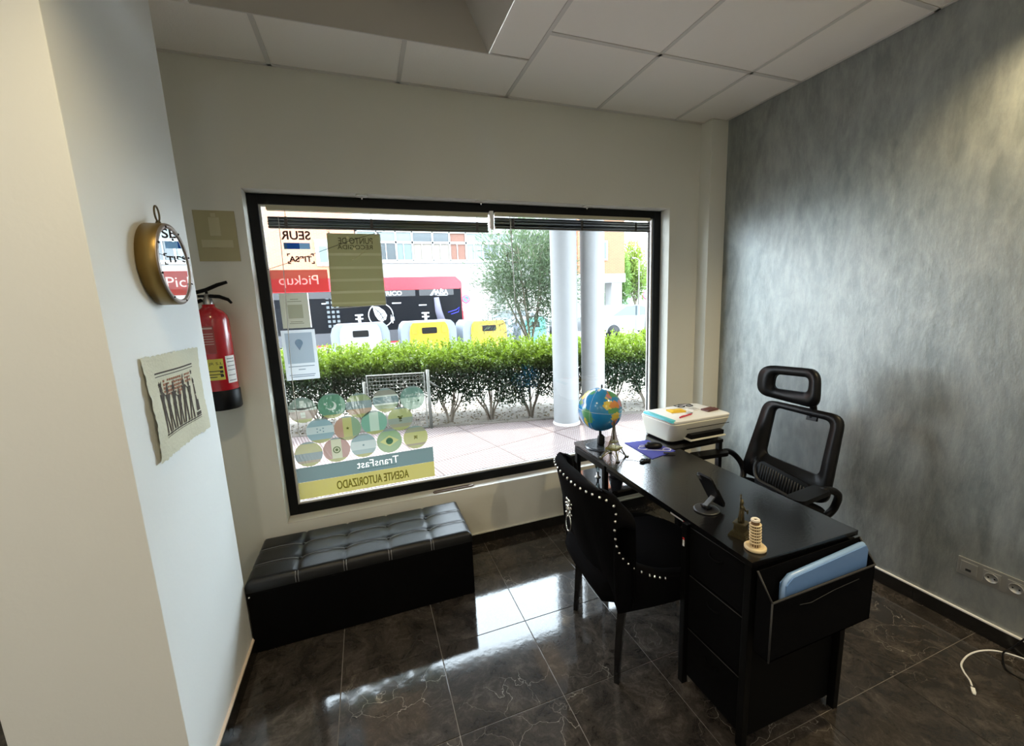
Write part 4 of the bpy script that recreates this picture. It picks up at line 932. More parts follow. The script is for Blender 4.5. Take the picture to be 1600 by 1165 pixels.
# leaning tower
t = thing('leaning_tower_figurine', 'cream leaning round tower souvenir with arcaded tiers, nearest the desk corner', 'figurine', (.279, -1.522, TZ))
cr = mat('cream_resin', (.74, .60, .36), .45); crd = mat('brown_recess', (.16, .09, .04), .7); crw = mat('pale_resin', (.80, .74, .62), .45)
b = MB(); b.lathe([(0, 0), (.031, 0), (.033, .003), (.033, .009), (.030, .012), (.026, .0125), (.022, .010), (0, .010)], 36); b.build('round_plinth', cr, t)
TL = Matrix.Translation((0, 0, .010)) @ Matrix.Rotation(R_(-4), 4, 'Y')
b = MB(); b.lathe([(.0125, 0), (.0125, .091)], 24, M4=TL); b.build('core', crd, t)
zz = 0
for k in range(8):
    h_ = .017 if k == 0 else .0105; r_ = .0170 if k < 7 else .0125
    if k == 7: h_ = .014
    b = MB()
    b.lathe([(r_ - .004, zz + h_ - .003), (r_ + .0010, zz + h_ - .0028), (r_ + .0014, zz + h_ - .0008), (r_ - .004, zz + h_)], 24, M4=TL)
    for q in range(14):
        a = 2 * PI * q / 14; b.tube([TL @ Vector(((r_ - .0015) * math.cos(a), (r_ - .0015) * math.sin(a), zz)), TL @ Vector(((r_ - .0015) * math.cos(a), (r_ - .0015) * math.sin(a), zz + h_ - .002))], .0011, 5, caps=False)
    b.build('arcade_tier', cr if k < 7 else crw, t); zz += h_
b = MB(); b.lathe([(.005, zz), (.0125, zz), (.0135, zz + .002), (.012, zz + .0035), (.006, zz + .0035), (.005, zz + .001)], 24, M4=TL); b.build('top_ring', crw, t)
# vases on the lower shelf
SZ = .529
t = thing('dark_vase', 'small dark tapered vase on the lower shelf of the desk return', 'vase', (.435, -.49, SZ))
b = MB(); b.lathe([(0, 0), (.040, 0), (.044, .01), (.042, .03), (.030, .075), (.024, .095), (.027, .11), (.022, .11), (.02, .095), (0, .09)], 28); b.build('body', mat('dark_glaze', (.04, .035, .04), .3), t)
t = thing('glass_vase', 'slim clear glass vase with a metal foot on the lower shelf', 'vase', (.33, -.46, SZ))
b = MB(); b.lathe([(.008, .03), (.012, .05), (.026, .13), (.028, .15), (.026, .15), (.024, .13), (.010, .052)], 24); b.build('bowl', glassmat('clear_glass', (.75, .8, .8, 1)), t)
b = MB(); b.lathe([(0, 0), (.018, 0), (.019, .004), (.009, .01), (.008, .035), (0, .035)], 20); b.build('foot', M['steel'], t)

# ---- blinds, cords, sign and stickers at the window
slm = mat('dark_slat', (.035, .03, .028), .35); hrm = mat('beige_headrail', (.50, .47, .33), .45); cordm = mat('pale_cord', (.62, .62, .60), .6)
def blind(x0, x1, zb, zt, label, hz0, hz1, cords, y=.055):
    t = thing('venetian_blind', label, 'blind', (x0, y, zt))
    b = MB(); b.box((0, -.014, hz0 - zt), (x1 - x0, .014, hz1 - zt), bev=.002); b.build('headrail', hrm, t)
    n = 17; first = None
    for k in range(n):
        z = zb + (zt - zb) * k / (n - 1) - zt
        if first is None:
            b = MB()
            for q in range(4):
                a0 = -.0125 + .025 * q / 4; a1 = a0 + .00625; c0_ = .0018 * (1 - (a0 / .0125) ** 2); c1_ = .0018 * (1 - (a1 / .0125) ** 2)
                b.flat([(0, a0, c0_), (x1 - x0, a0, c0_), (x1 - x0, a1, c1_), (0, a1, c1_)]); b.flat([(0, a0, c0_ - .001), (0, a1, c1_ - .001), (x1 - x0, a1, c1_ - .001), (x1 - x0, a0, c0_ - .001)])
            first = b.build('slat', slm, t, loc=(0, 0, z))
        else:
            o = first.copy(); COL.objects.link(o); o.location = (random.uniform(-.003, .003), random.uniform(-.002, .002), z); o.rotation_euler = (random.uniform(-.12, .12), random.uniform(-.0012, .0012), 0)
    b = MB(); b.box((0, -.012, zb - zt - .012), (x1 - x0, .012, zb - zt - .003), bev=.002); b.build('bottom_rail', slm, t)
    for c in cords:
        b = MB(); b.tube([(c - x0, -.016, hz0 - zt), (c - x0, -.016, zb - zt - .012)], .0012, 5); b.box((c - x0 - .007, -.017, zb - zt - .014), (c - x0 + .007, -.0155, 0)); b.build('ladder_cord', slm, t)
    return t
bl = blind(-1.285, -.108, 1.992, 2.036, 'dark slatted blind drawn up over the left part of the window', 2.068, 2.092, (-1.20, -.78, -.18))
br_ = blind(-.062, 1.072, 2.016, 2.066, 'dark slatted blind drawn up over the right part of the window', 2.078, 2.098, (.05, .53, .95))
b = MB(); b.tube(smooth_path([(.053, -.02, 0), (.045, -.022, -.3), (.022, -.02, -.8), (.02, -.02, -1.17)]), .0018, 6); b.build('pull_cord', cordm, bl)
b = MB(); b.tube([(.093, -.02, -.02), (.10, -.02, -.30), (.105, -.02, -.66)], .0032, 6); b.tube([(.09, -.02, .01), (.093, -.02, -.02)], .002, 6); b.build('tilt_wand', mat('pale_wand', (.6, .62, .6), .3), br_)
b = MB(); b.box((-.011, -.02, 0), (.011, .0, .098), bev=.002); b.box((-.008, -.02, -.01), (.008, -.012, .004)); o = b.build('blind_bracket', M['white'], loc=(-.085, .060, 2.006)); tag(o, 'white bracket between the two blinds at the top of the window', 'bracket')
for (x, lab) in ((-.818, 'left'), (-.15, 'middle'), (.566, 'right')):
    t = thing('ceiling_hook', 'small round cap with a pin under the window lintel, %s of three' % lab, 'hook', (x, .033, WZ1))
    b = MB(); b.lathe([(.032, 0), (.034, -.003), (.026, -.008), (0, -.009)], 24); b.build('cap', M['plaster'], t)
    b = MB(); b.lathe([(0, -.009), (.005, -.009), (.004, -.022), (0, -.024)], 10); b.build('pin', M['silver'], t)
b = MB(); b.tube(smooth_path([(-1.322, .085, 1.775), (-1.16, .08, 1.83), (-.9, .075, 1.925), (-.70, .075, 1.985), (-.58, .07, 2.005)]), .0014, 5); o = b.build('sagging_wire', slm); tag(o, 'thin dark wire sagging from the window frame up to the blind', 'wire')
# hanging sign card
t = thing('hanging_sign', 'olive sign card with faint reversed lettering hanging inside the window on two rings', 'sign', (-.877, .094, 1.77))
cq = [(-.140, .198), (.137, .196), (.136, -.197), (-.153, -.207)]
oc, op = thin('olive_card', (.50, .50, .33), .45, 0), thin('olive_pale', (.62, .62, .46), .45, 0)
bands = [(.20, .092, 0), (.092, .078, 1), (.078, .020, 0), (.020, .006, 1), (.006, -.048, 0), (-.048, -.062, 1), (-.062, -.114, 0), (-.114, -.128, 1), (-.128, -.176, 0), (-.176, -.188, 1), (-.188, -.21, 0)]
def clip0(poly, z0, z1):
    xl = lambda z: -.140 - .013 * (.198 - z) / .405
    xr = lambda z: .137 - .001 * (.198 - z) / .4
    return [(xl(z1), z1), (xr(z1), z1), (xr(z0), z0), (xl(z0), z0)]
for z0, z1, k in bands:
    z0 = min(z0, .197); z1 = max(z1, -.200)
    if z0 <= z1: continue
    b = MB(); b.prism([(x, z) for x, z in clip0(cq, z0, z1)], .002, M4=Matrix(((1, 0, 0, 0), (0, 0, 1, 0), (0, 1, 0, 0), (0, 0, 0, 1)))); b.build('card_band' if k else 'card', op if k else oc, t)
dk = mat('olive_dark', (.13, .125, .065), .7)
text('lettering', 'PUNTO DE', .18, .034, dk, t, WALL(.005, -.0012, .158), mirror=True, bold=.01)
text('lettering', 'RECOGIDA', .185, .024, dk, t, WALL(.0, -.0012, .124), mirror=True, bold=.01)
b = MB(); b.tube([(-.152, -.001, -.208), (.137, -.001, -.198)], .0022, 5); b.tube([(.138, -.001, -.197), (.139, -.001, .196)], .0014, 5); b.build('white_edge', M['white'], t)
for x in (-.130, .125):
    b = MB(); b.tube([(x + .006 * math.cos(a), -.002, .212 + .008 * math.sin(a)) for a in [2 * PI * k / 16 for k in range(16)]], .0013, 5, closed=True); b.build('ring', slm, t)
    b = MB(); b.lathe([(0, 0), (.006, 0), (.005, .003), (0, .004)], 12, M4=Matrix.Translation((x + .002, -.001, .196)) @ Matrix.Rotation(PI / 2, 4, 'X')); b.build('grommet', M['white'], t)
b = MB()
for (x, z, r_) in ((-.035, .175, .008), (-.032, .15, .006), (-.005, .115, .008), (-.002, .118, .005)): b.lathe([(0, 0), (r_, 0)], 8, M4=Matrix.Translation((x, -.0016, z)) @ Matrix.Rotation(PI / 2, 4, 'X'))
b.tube([(-.022, -.002, .055), (.0, -.002, .065), (.03, -.002, .09), (.05, -.002, .10)], .0016, 4); b.tube([(.08, -.002, .145), (.10, -.002, .17), (.115, -.002, .19)], .0013, 4); b.build('creased_tape', mat('pale_tape', (.75, .72, .45), .2), t)

GY = .119   # stickers sit on the room side face of the pane, seen reversed
stk = {}
def sm_(h, tl=.55, tr=.12):
    k = (h, tl, tr)
    if k not in stk: stk[k] = thin('sticker_' + h, h, tl, tr)
    return stk[k]
inks = {}
def ink_(h):
    """see-through ink that tints the backlit sheet under it"""
    if h not in inks:
        m = bpy.data.materials.new('ink_' + h); m.use_nodes = True; n = m.node_tree.nodes; n.remove(n['Principled BSDF'])
        x = n.new('ShaderNodeBsdfTransparent'); x.inputs[0].default_value = rgb(h); m.node_tree.links.new(x.outputs[0], n['Material Output'].inputs[0]); inks[h] = m
    return inks[h]
def rect(x0, x1, z0, z1): return [(x0, z0), (x1, z0), (x1, z1), (x0, z1)]
def text_loops(s, width, height, cx, cz, bold=0):
    """outlines of reversed lettering as closed 2-D loops"""
    cu = bpy.data.curves.new('t', 'FONT'); cu.body = s; cu.offset = bold; cu.resolution_u = 3
    t = bpy.data.objects.new('t', cu); COL.objects.link(t)
    bpy.ops.object.select_all(action='DESELECT'); t.select_set(True); bpy.context.view_layer.objects.active = t
    bpy.ops.object.convert(target='CURVE'); loops = []
    for sp in t.data.splines:
        bz = sp.bezier_points; L_ = []
        for i in range(len(bz)):
            a = bz[i]; c = bz[(i + 1) % len(bz)]
            for k in range(4):
                s_ = k / 4; L_.append(tuple(((1 - s_) ** 3 * a.co + 3 * s_ * (1 - s_) ** 2 * a.handle_right + 3 * s_ * s_ * (1 - s_) * c.handle_left + s_ ** 3 * c.co)[:2]))
        loops.append(L_)
    bpy.data.objects.remove(t)
    X = [p[0] for l_ in loops for p in l_]; Y = [p[1] for l_ in loops for p in l_]; x0, x1, y0, y1 = min(X), max(X), min(Y), max(Y)
    return [[(cx - ((p[0] - x0) / (x1 - x0) - .5) * width, cz + ((p[1] - y0) / (y1 - y0) - .5) * height) for p in l_] for l_ in loops]
def cut(name, loops, m, parent=None, y=0, loc=None, off=0):
    """flat sheet filled between closed loops, so inner loops are real holes"""
    cu = bpy.data.curves.new(name, 'CURVE'); cu.dimensions = '2D'; cu.fill_mode = 'BOTH'
    for L_ in loops:
        sp = cu.splines.new('POLY'); sp.points.add(len(L_) - 1); sp.use_cyclic_u = True
        for p, q in zip(sp.points, L_): p.co = (q[0], q[1], 0, 1)
    t = bpy.data.objects.new(name, cu); COL.objects.link(t); best = None
    for o_ in ((off, -off) if off else (0,)):
        cu.offset = o_; dg = bpy.context.evaluated_depsgraph_get(); dg.update()
        me = bpy.data.meshes.new_from_object(t.evaluated_get(dg)); ar = sum(p.area for p in me.polygons)
        if best is None or ar > best[0]: best = (ar, me)
    me = best[1]; bpy.data.objects.remove(t)
    for v in me.vertices: v.co = Vector((v.co.x, y, v.co.y))
    me.name = name; me.materials.clear(); me.materials.append(m); o = bpy.data.objects.new(name, me); COL.objects.link(o)
    if parent: o.parent = parent
    if loc: o.location = loc
    return o
txd = mat('sticker_brown_print', (.035, .022, .02), .6)
t = thing('carrier_sticker', 'reversed dark SEUR lettering above a blue and grey bar on the glass', 'sticker', (-1.172, GY, 1.93))
cut('lettering', text_loops('SEUR', .140, .044, 0, .027, .07), mat('sticker_grey_brown', (.07, .045, .04), .6), t, off=.0016)
for x0, x1, h in ((-.064, -.048, '33506B'), (-.048, .012, '1D3F78'), (.012, .064, '6A8FAE')): cut('colour_block', [rect(x0, x1, -.045, -.012)], sm_(h, .5, 0), t)
t = thing('carrier_sticker', 'reversed dark TIPSA lettering between corner brackets on the glass', 'sticker', (-1.160, GY, 1.835))
cut('lettering', text_loops('TIPSA', .110, .029, -.002, -.002, .07), txd, t, off=.0014)
for sx in (-1, 1):
    for sz in (-1, 1):
        x = sx * .066; z = sz * .028
        cut('corner_bracket', [[(x, z), (x - sx * .015, z), (x - sx * .015, z - sz * .006), (x - sx * .006, z - sz * .006), (x - sx * .006, z - sz * .015), (x, z - sz * .014)]], txd, t)
t = thing('pickup_sticker', 'translucent red sticker with reversed Pickup lettering on the glass', 'sticker', (-1.18, GY, 1.716))
pl_ = text_loops('Pickup', .195, .066, -.004, -.002, -.012)
cut('red_panel', [rect(-.144, .144, -.060, .060)] + pl_, sm_('A8352C', .62, .08), t)
cut('lettering', pl_, sm_('F6C4B6', .7, .25), t)
def sheet_(name, label, x0, x1, z0, z1, m): return tag(cut(name, [rect(x0, x1, z0, z1)], m, loc=(0, GY, 0)), label, 'sticker')
o = sheet_('notice_sheet', 'grey notice sheet on the glass directly below the red sticker', -1.290, -1.153, 1.462, 1.652, sm_('8F9080', .6, .03))
cut('printed_square', [rect(-1.256, -1.182, 1.515, 1.590)], ink_('D8D8CE'), o, -.0006)
cut('print_line', [rect(-1.219 - w_, -1.219 + w_, z, z + .003) for z, w_ in ((1.618, .02), (1.606, .035), (1.495, .03), (1.486, .036))], ink_('A8A89C'), o, -.0006)
cut('white_edge', [rect(-1.152, -1.146, 1.462, 1.652)], sm_('F4F6F4', .7, 0), o)
o = sheet_('notice_sheet', 'white notice sheet with a blue-grey panel on the glass above the flag stickers', -1.305, -1.135, 1.172, 1.452, sm_('B4BCC0', .62, .03))
cut('printed_square', [rect(-1.288, -1.152, 1.265, 1.436)], ink_('C0C8CE'), o, -.0006)
cut('pin_symbol', [[(-1.222 + .020 * math.cos(a), 1.380 + .020 * math.sin(a)) for a in [PI * k / 10 - .4 for k in range(13)]] + [(-1.222, 1.338)]], ink_('B0BEC8'), o, -.0012)
cut('print_line', [rect(-1.222 - w_, -1.222 + w_, z, z + .005) for z, w_ in ((1.246, .066), (1.228, .018), (1.198, .066), (1.188, .06))], ink_('A0A8AE'), o, -.0006)
def clip(poly, a, b_, c):
    out = []
    for i in range(len(poly)):
        p, q = poly[i], poly[(i + 1) % len(poly)]; dp = a * p[0] + b_ * p[1] - c; dq = a * q[0] + b_ * q[1] - c
        if dp <= 0: out.append(p)
        if dp * dq < 0: s = dp / (dp - dq); out.append((p[0] + s * (q[0] - p[0]), p[1] + s * (q[1] - p[1])))
    return out
FR = .0745
def circ(x, z, r, n=24): return [(x + r * math.cos(2 * PI * k / n), z + r * math.sin(2 * PI * k / n)) for k in range(n)]
def star(x, z, r): return [(x + r * (1 if k % 2 == 0 else .42) * math.sin(PI * k / 5), z + r * (1 if k % 2 == 0 else .42) * math.cos(PI * k / 5)) for k in range(10)]
disc = circ(0, 0, FR, 48)
SM_ = sm_
def flag(cx, cz, country, stripes, vertical=False, holes={}, marks=(), chin=True, name='star'):
    """stripes: (colour, share); holes: stripe index -> list of (loop, colour); marks: tinted print (loops, colour)"""
    t = thing('flag_sticker', 'round window sticker with %s' % country, 'sticker', (cx, GY, cz))
    n = sum(s[1] for s in stripes); a = -FR if vertical else FR - .012; span = 2 * FR if vertical else (2 * FR - (.034 if chin else .012))
    if vertical: body_ = clip(disc, 0, 1, FR - .010)
    else: body_ = clip(disc, 0, 1, FR - .012)
    fm = lambda h: '%02X%02X%02X' % tuple(int((.60 * int(h[i:i + 2], 16) + .40 * int('8A9A86'[i:i + 2], 16)) * .84) for i in (0, 2, 4))
    sm_ = lambda h: SM_(fm(h))
    cut('top_edge', [clip(disc, 0, -1, -(FR - (.010 if vertical else .012)))], sm_('5F7072'), t)
    if chin: cut('lower_edge', [clip(body_, 0, 1, -FR + .022)], sm_('8E8A3C'), t); body_ = clip(body_, 0, -1, FR - .022)
    for k, (h, wgt) in enumerate(stripes):
        w_ = span * wgt / n
        if vertical: P_ = clip(clip(body_, -1, 0, -a), 1, 0, a + w_); a += w_
        else: P_ = clip(clip(body_, 0, 1, a), 0, -1, -(a - w_)); a -= w_
        if len(P_) < 3: continue
        hl = holes.get(k, [])
        cut('stripe', [P_] + [l_ for l_, _ in hl], sm_(h), t)
        byc = {}
        for l_, c_ in hl: byc.setdefault(c_, []).append(l_)
        for c_, ls in byc.items(): cut(name, ls, sm_(c_), t)
    for ls, c_ in marks: cut('printed_mark', ls, ink_(c_), t, -.0008)
W_ = 'C9CFC4'
cres = [(-.002 + .027 * math.cos(R_(a)), .027 * math.sin(R_(a))) for a in range(-150, 71, 10)] + [(-.010 + .0225 * math.cos(R_(a)), .007 + .0225 * math.sin(R_(a))) for a in range(70, -151, -10)]
flag(-1.247, .996, 'a white cross on grey and pink quarters', [('66786F', 1), (W_, .35), ('94746C', 1)], holes={0: [(rect(-.012, .012, -.0, .055), W_)], 2: [(rect(-.012, .012, -.045, -.012), W_)]}, name='white_cross')
flag(-1.092, 1.003, 'a white crescent and star on green', [('2F6A4C', 1), ('6F9A80', .22)], True, {0: [(cres, W_), (star(-.036, .014, .009), W_)]}, name='crescent_and_star')
flag(-.944, .988, 'yellow, slate and pinkish bands with an arc of stars', [('7B8650', 1), ('65777E', 1.3), ('A5795F', .9)], holes={1: [(star(-.034 + k * .0097, -.004 + .010 * math.sin(PI * k / 7), .0034), W_) for k in range(8)]})
flag(-.790, 1.001, 'brown, white and broad blue-grey bands', [('6E6458', 1), (W_, .3), ('4E6671', 1.3), (W_, .3), ('7A865E', .8)])
flag(-.631, .998, 'green top, pale lower half and small writing', [('3F6A60', 1.0), ('9DB8A6', 1.3)], holes={0: [(l_, W_) for l_ in text_loops('RIA Envia', .085, .014, .004, .020, .03)]}, marks=[([rect(-.040, .022, -.026, -.0245), rect(.028, .040, -.026, -.014)], '6F8A7C')], chin=False, name='lettering')
flag(-1.168, .863, 'pale blue and white bands with five small stars', [('6C8E9E', 1), ('B9C6C9', 1.2), ('6C8E9E', 1)], marks=[([star(x, z, .0055) for x, z in ((0, .004), (-.016, .013), (.016, .013), (-.016, -.006), (.016, -.006))], '6F93AA')])
flag(-1.020, .858, 'red, yellow and green uprights with one star', [('A0604A', 1), ('A39A3E', 1), ('5C7F54', 1)], True, marks=[([star(0, 0, .011)], '7C8050')])
flag(-.868, .872, 'pale centre between two green uprights', [('4F9076', 1), ('AFC8B2', 1.1), ('4F9076', 1)], True)
flag(-.714, .875, 'yellow over grey and red bands with a dark crest', [('94974A', 1.6), ('6E776A', 1), ('7F7254', .6)], marks=[([rect(-.016, -.003, .012, .018), rect(.003, .016, .012, .018), circ(0, .004, .010, 12), rect(-.008, .008, -.016, -.010)], '8A8862')])
flag(-1.243, .732, 'yellow over dark blue-green band', [('97954A', 1.5), ('42606A', 1.2), ('806A4C', .4)])
flag(-1.092, .735, 'two red uprights and a round wreath on cream', [('965850', 1), ('B3B186', 1.2), ('965850', 1)], True, marks=[([circ(0, 0, .021), circ(0, 0, .015), circ(0, 0, .009, 12)], '7F9070')])
flag(-.942, .739, 'pale blue bands and a faint emblem', [('64848E', 1), ('A6B8B8', 1.5), ('7A9498', .8)], marks=[([circ(0, .002, .006, 12)], 'A8BCC0')])
flag(-.790, .743, 'a yellow diamond and blue disc on green', [('648A4C', 1)], holes={0: [([(-.056, .000), (0, -.034), (.056, .000), (0, .036)], 'A4AA3C')]}, marks=[([circ(0, 0, .021)], '6C9AA8'), ([[(-.020, .004), (0, .008), (.020, .001), (.020, -.003), (0, .003), (-.020, .000)]], '8FA8A8')], chin=False, name='diamond')
flag(-.631, .744, 'brown over wide yellow band with a small crest', [('757050', .7), ('A29E3A', 1.8), ('7F6A48', .3)], marks=[([rect(-.010, -.006, -.012, .012), rect(.006, .010, -.012, .012), rect(-.004, .004, -.008, .010)], '8C8850')])
# agent banner
t = thing('agent_banner', 'wide slate and yellow banner sticker with reversed lettering at the foot of the glass', 'sticker', (-.923, GY, .565))
tl_ = text_loops('TransFast', .245, .046, .055, .056, .015)
cut('slate_band', [[(-.398, .002), (.394, .002), (.394, .100), (-.398, .090)]] + tl_, sm_('475C5A', .6, .05), t)
cut('lettering', tl_, sm_('D8DED2', .6, .1), t)
cut('small_print', [rect(-.06 + k * .013, -.05 + k * .013, .022, .0255) for k in range(17)], ink_('9FB4AE'), t, -.0006)
cut('yellow_band', [[(-.398, -.102), (.394, -.098), (.394, .0015), (-.398, .0015)]], sm_('88803F', .6, .05), t)
cut('lettering', text_loops('AGENTE AUTORIZADO', .42, .052, .02, -.050, .02), ink_('8C8858'), t, -.0008, off=.0012)
# slim handle on the sill
t = thing('sill_handle', 'slim brown pull handle with a pale end lying on the window sill', 'handle', (-.43, .035, WZ0 + .006))
b = MB(); b.tube([(-.125, -.012, .004), (-.128, 0, .004), (-.12, .011, .004), (.09, .012, .004), (.12, .004, .005), (.13, -.006, .005), (.115, -.013, .004)], .0035, 6, closed=True); b.build('loop', mat('brown_loop', (.08, .05, .045), .4), t)
b = MB(); b.box((-.115, -.009, .0005), (.10, .009, .003), bev=.0008); b.build('inner_plate', mat('dull_brown_plate', (.22, .17, .15), .5), t)
b = MB(); b.tube([(.10, -.010, .006), (.128, .0, .007), (.126, .008, .006)], .0035, 6); b.build('pale_end', M['white'], t)
# ================================================================ OUTDOORS
RN = np.random.default_rng(11)
def leaf_mesh(name, P, Ndir, Ls, Ws, m):
    """many small pointed leaves: 2 triangles each"""
    n = len(P); D = Ndir / np.linalg.norm(Ndir, axis=1)[:, None]
    side = np.cross(D, RN.normal(size=(n, 3))); side /= np.linalg.norm(side, axis=1)[:, None]
    a = P; b_ = P + D * Ls[:, None] * .5 + side * Ws[:, None]; c = P + D * Ls[:, None]; d = P + D * Ls[:, None] * .5 - side * Ws[:, None]
    V = np.stack([a, b_, c, d], 1).reshape(-1, 3); F = np.arange(4 * n).reshape(n, 4)
    me = bpy.data.meshes.new(name); me.vertices.add(len(V)); me.vertices.foreach_set('co', V.ravel()); me.loops.add(4 * n); me.loops.foreach_set('vertex_index', F.ravel().astype(np.int32))
    me.polygons.add(n); me.polygons.foreach_set('loop_start', np.arange(0, 4 * n, 4, dtype=np.int32)); me.polygons.foreach_set('loop_total', np.full(n, 4, dtype=np.int32))
    me.update(calc_edges=True); me.materials.append(m); return me
hedge_leaf = leafmat('hedge_leaf', (.008, .022, .006, 1), (.15, .225, .012, 1), .68, .98)  # pale young growth on top; sunlit top and shaded base also put into colour
bark = mat('grey_bark', (.16, .13, .10), .9, bump=(60, .5)); bark2 = mat('olive_bark', (.10, .085, .06), .9, bump=(60, .5))
fols = []
for v in range(4):
    n1, n2 = 11000, 7000
    u = RN.uniform(-.30, .30, n1); w_ = RN.uniform(0, 1.15, n1); z = .24 + .60 * RN.beta(1.5, 1.0, n1) + .05 * np.sin(u * 9 + v)
    # leaves crowd on the outside
    k = RN.uniform(0, 1, n1); w_ = np.where(k < .42, RN.uniform(-.02, .10, n1), np.where(k > .85, RN.uniform(1.05, 1.17, n1), w_))
    z = np.where((k >= .42) & (k < .80), RN.uniform(.70, .86, n1), z)
    keep = ~((z < .42) & (np.abs(np.sin(u * 7 + w_ * 5 + v)) < .5))
    P = np.stack([u, w_, z], 1)[keep]; D = RN.normal(size=P.shape) + np.array([0, -.5, .5])
    # upright young shoots on top
    sh = 190; su = RN.uniform(-.30, .30, sh); sw = RN.uniform(0, 1.15, sh); hgt = RN.uniform(.03, 1, sh) ** 2 * .26 + .03
    idx = RN.integers(0, sh, n2); f = RN.uniform(0, 1, n2)
    P2 = np.stack([su[idx] + RN.normal(0, .006, n2) + .05 * f * np.sin(idx), sw[idx] + RN.normal(0, .006, n2), .82 + hgt[idx] * f], 1); D2 = RN.normal(size=P2.shape) * .8 + np.array([0, 0, 1.0])
    PP = np.concatenate([P, P2]); DD = np.concatenate([D, D2]); n = len(PP)
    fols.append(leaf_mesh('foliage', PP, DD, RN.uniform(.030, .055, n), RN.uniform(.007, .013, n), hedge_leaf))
stems = []
rr = random.Random(2)
for v in range(3):
    b = MB()
    for k in range(6):
        a = rr.uniform(0, 2 * PI); s = rr.uniform(.08, .26); x, y = s * math.cos(a), .35 + s * math.sin(a)
        b.tube(smooth_path([(.015 * math.cos(a), .35 + .015 * math.sin(a), -.05), (x * .3, .35 + (y - .35) * .3, .14), (x * .7, .35 + (y - .35) * .7, .30), (x, y, .55), (x * 1.1, y, .80)], 3), [.017 - .001 * q for q in range(13)], 6)
        b.tube([(x * .5, .35 + (y - .35) * .5, .22), (x * .5 + rr.uniform(-.1, .1), y + rr.uniform(-.1, .1), .5)], [.008, .004], 5)
    o = b.build('stem', bark); stems.append(o.data); bpy.data.objects.remove(o)
hx = [-3.35 + .57 * k for k in range(15)]
for k, x in enumerate(hx):
    gate = -1.2 < x < -.2
    y = HL(x) + (.22 if gate else .10) - .0
    lab = {0: 'hedge shrub hidden beyond the left edge of the window', 1: 'hedge shrub at the far left end of the row', 2: 'hedge shrub behind the white notice sheet at the left of the glass', 3: 'hedge shrub just left of the mesh gate', 4: 'hedge shrub behind the left half of the mesh gate', 5: 'hedge shrub behind the right half of the mesh gate', 6: 'hedge shrub with a forked stem directly right of the gate post', 7: 'second hedge shrub right of the gate post', 8: 'hedge shrub halfway between the gate post and the left column', 9: 'hedge shrub directly left of the left round column', 10: 'hedge shrub mostly hidden behind the pair of columns', 11: 'hedge shrub directly right of the columns', 12: 'hedge shrub at the right edge of the window', 13: 'hedge shrub hidden past the right window edge', 14: 'hedge shrub last in the row on the right'}[k]
    t = thing('hedge_shrub', lab, 'hedge', (x, y, -.06), HA, 'hedge shrubs beyond the pavement')
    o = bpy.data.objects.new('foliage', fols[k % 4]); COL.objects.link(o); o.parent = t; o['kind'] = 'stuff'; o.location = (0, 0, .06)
    o = bpy.data.objects.new('stems', stems[k % 3]); COL.objects.link(o); o.parent = t; o['kind'] = 'stuff'
# low dry litter under the hedge
nl = 5000; xs_ = RN.uniform(-3.4, 5, nl); P = np.stack([xs_, HL(xs_) + RN.uniform(.05, 1.9, nl), RN.uniform(-.058, -.045, nl)], 1); D = RN.normal(size=P.shape) * np.array([1, 1, .15])
o = bpy.data.objects.new('leaf_litter', leaf_mesh('leaf_litter', P, D, RN.uniform(.02, .05, nl), RN.uniform(.006, .012, nl), mat('dry_leaf', (.12, .09, .05), .9))); COL.objects.link(o)
tag(o, 'dry leaf litter on the pale soil under the hedge', 'leaf litter', kind='stuff')
# mesh gate in front of the hedge
t = thing('mesh_gate', 'low grey metal gate with wire mesh, post and brace in front of the hedge', 'gate', (-.17, HL(-.17) - .02, 0), HA)
gm2 = mat('galvanised', (.14, .14, .125), .45, metal=.5)
b = MB(); b.tube([(0, 0, -.05), (0, 0, .775)], .022, 12); b.build('post', gm2, t)
b = MB(); b.tube([(-.80, 0, -.05), (-.80, 0, .66)], .022, 12); b.build('post', gm2, t)
b = MB(); b.tube([(-.045, 0, .02), (-.045, 0, .735), (-.76, 0, .735), (-.76, 0, .02)], .013, 8, closed=True, smooth=False); b.build('frame', gm2, t)
b = MB()
for k in range(15): b.tube([(-.05, 0, .06 + k * .046), (-.755, 0, .06 + k * .046)], .0022, 4, caps=False)
for k in range(17): b.tube([(-.06 - k * .042, .003, .03), (-.06 - k * .042, .003, .72)], .0020, 4, caps=False)
o = b.build('wire_mesh', gm2, t)
b = MB(); b.tube([(.0, .02, .62), (.16, .20, .47), (.32, .38, .30)], .016, 8); b.build('brace', gm2, t)
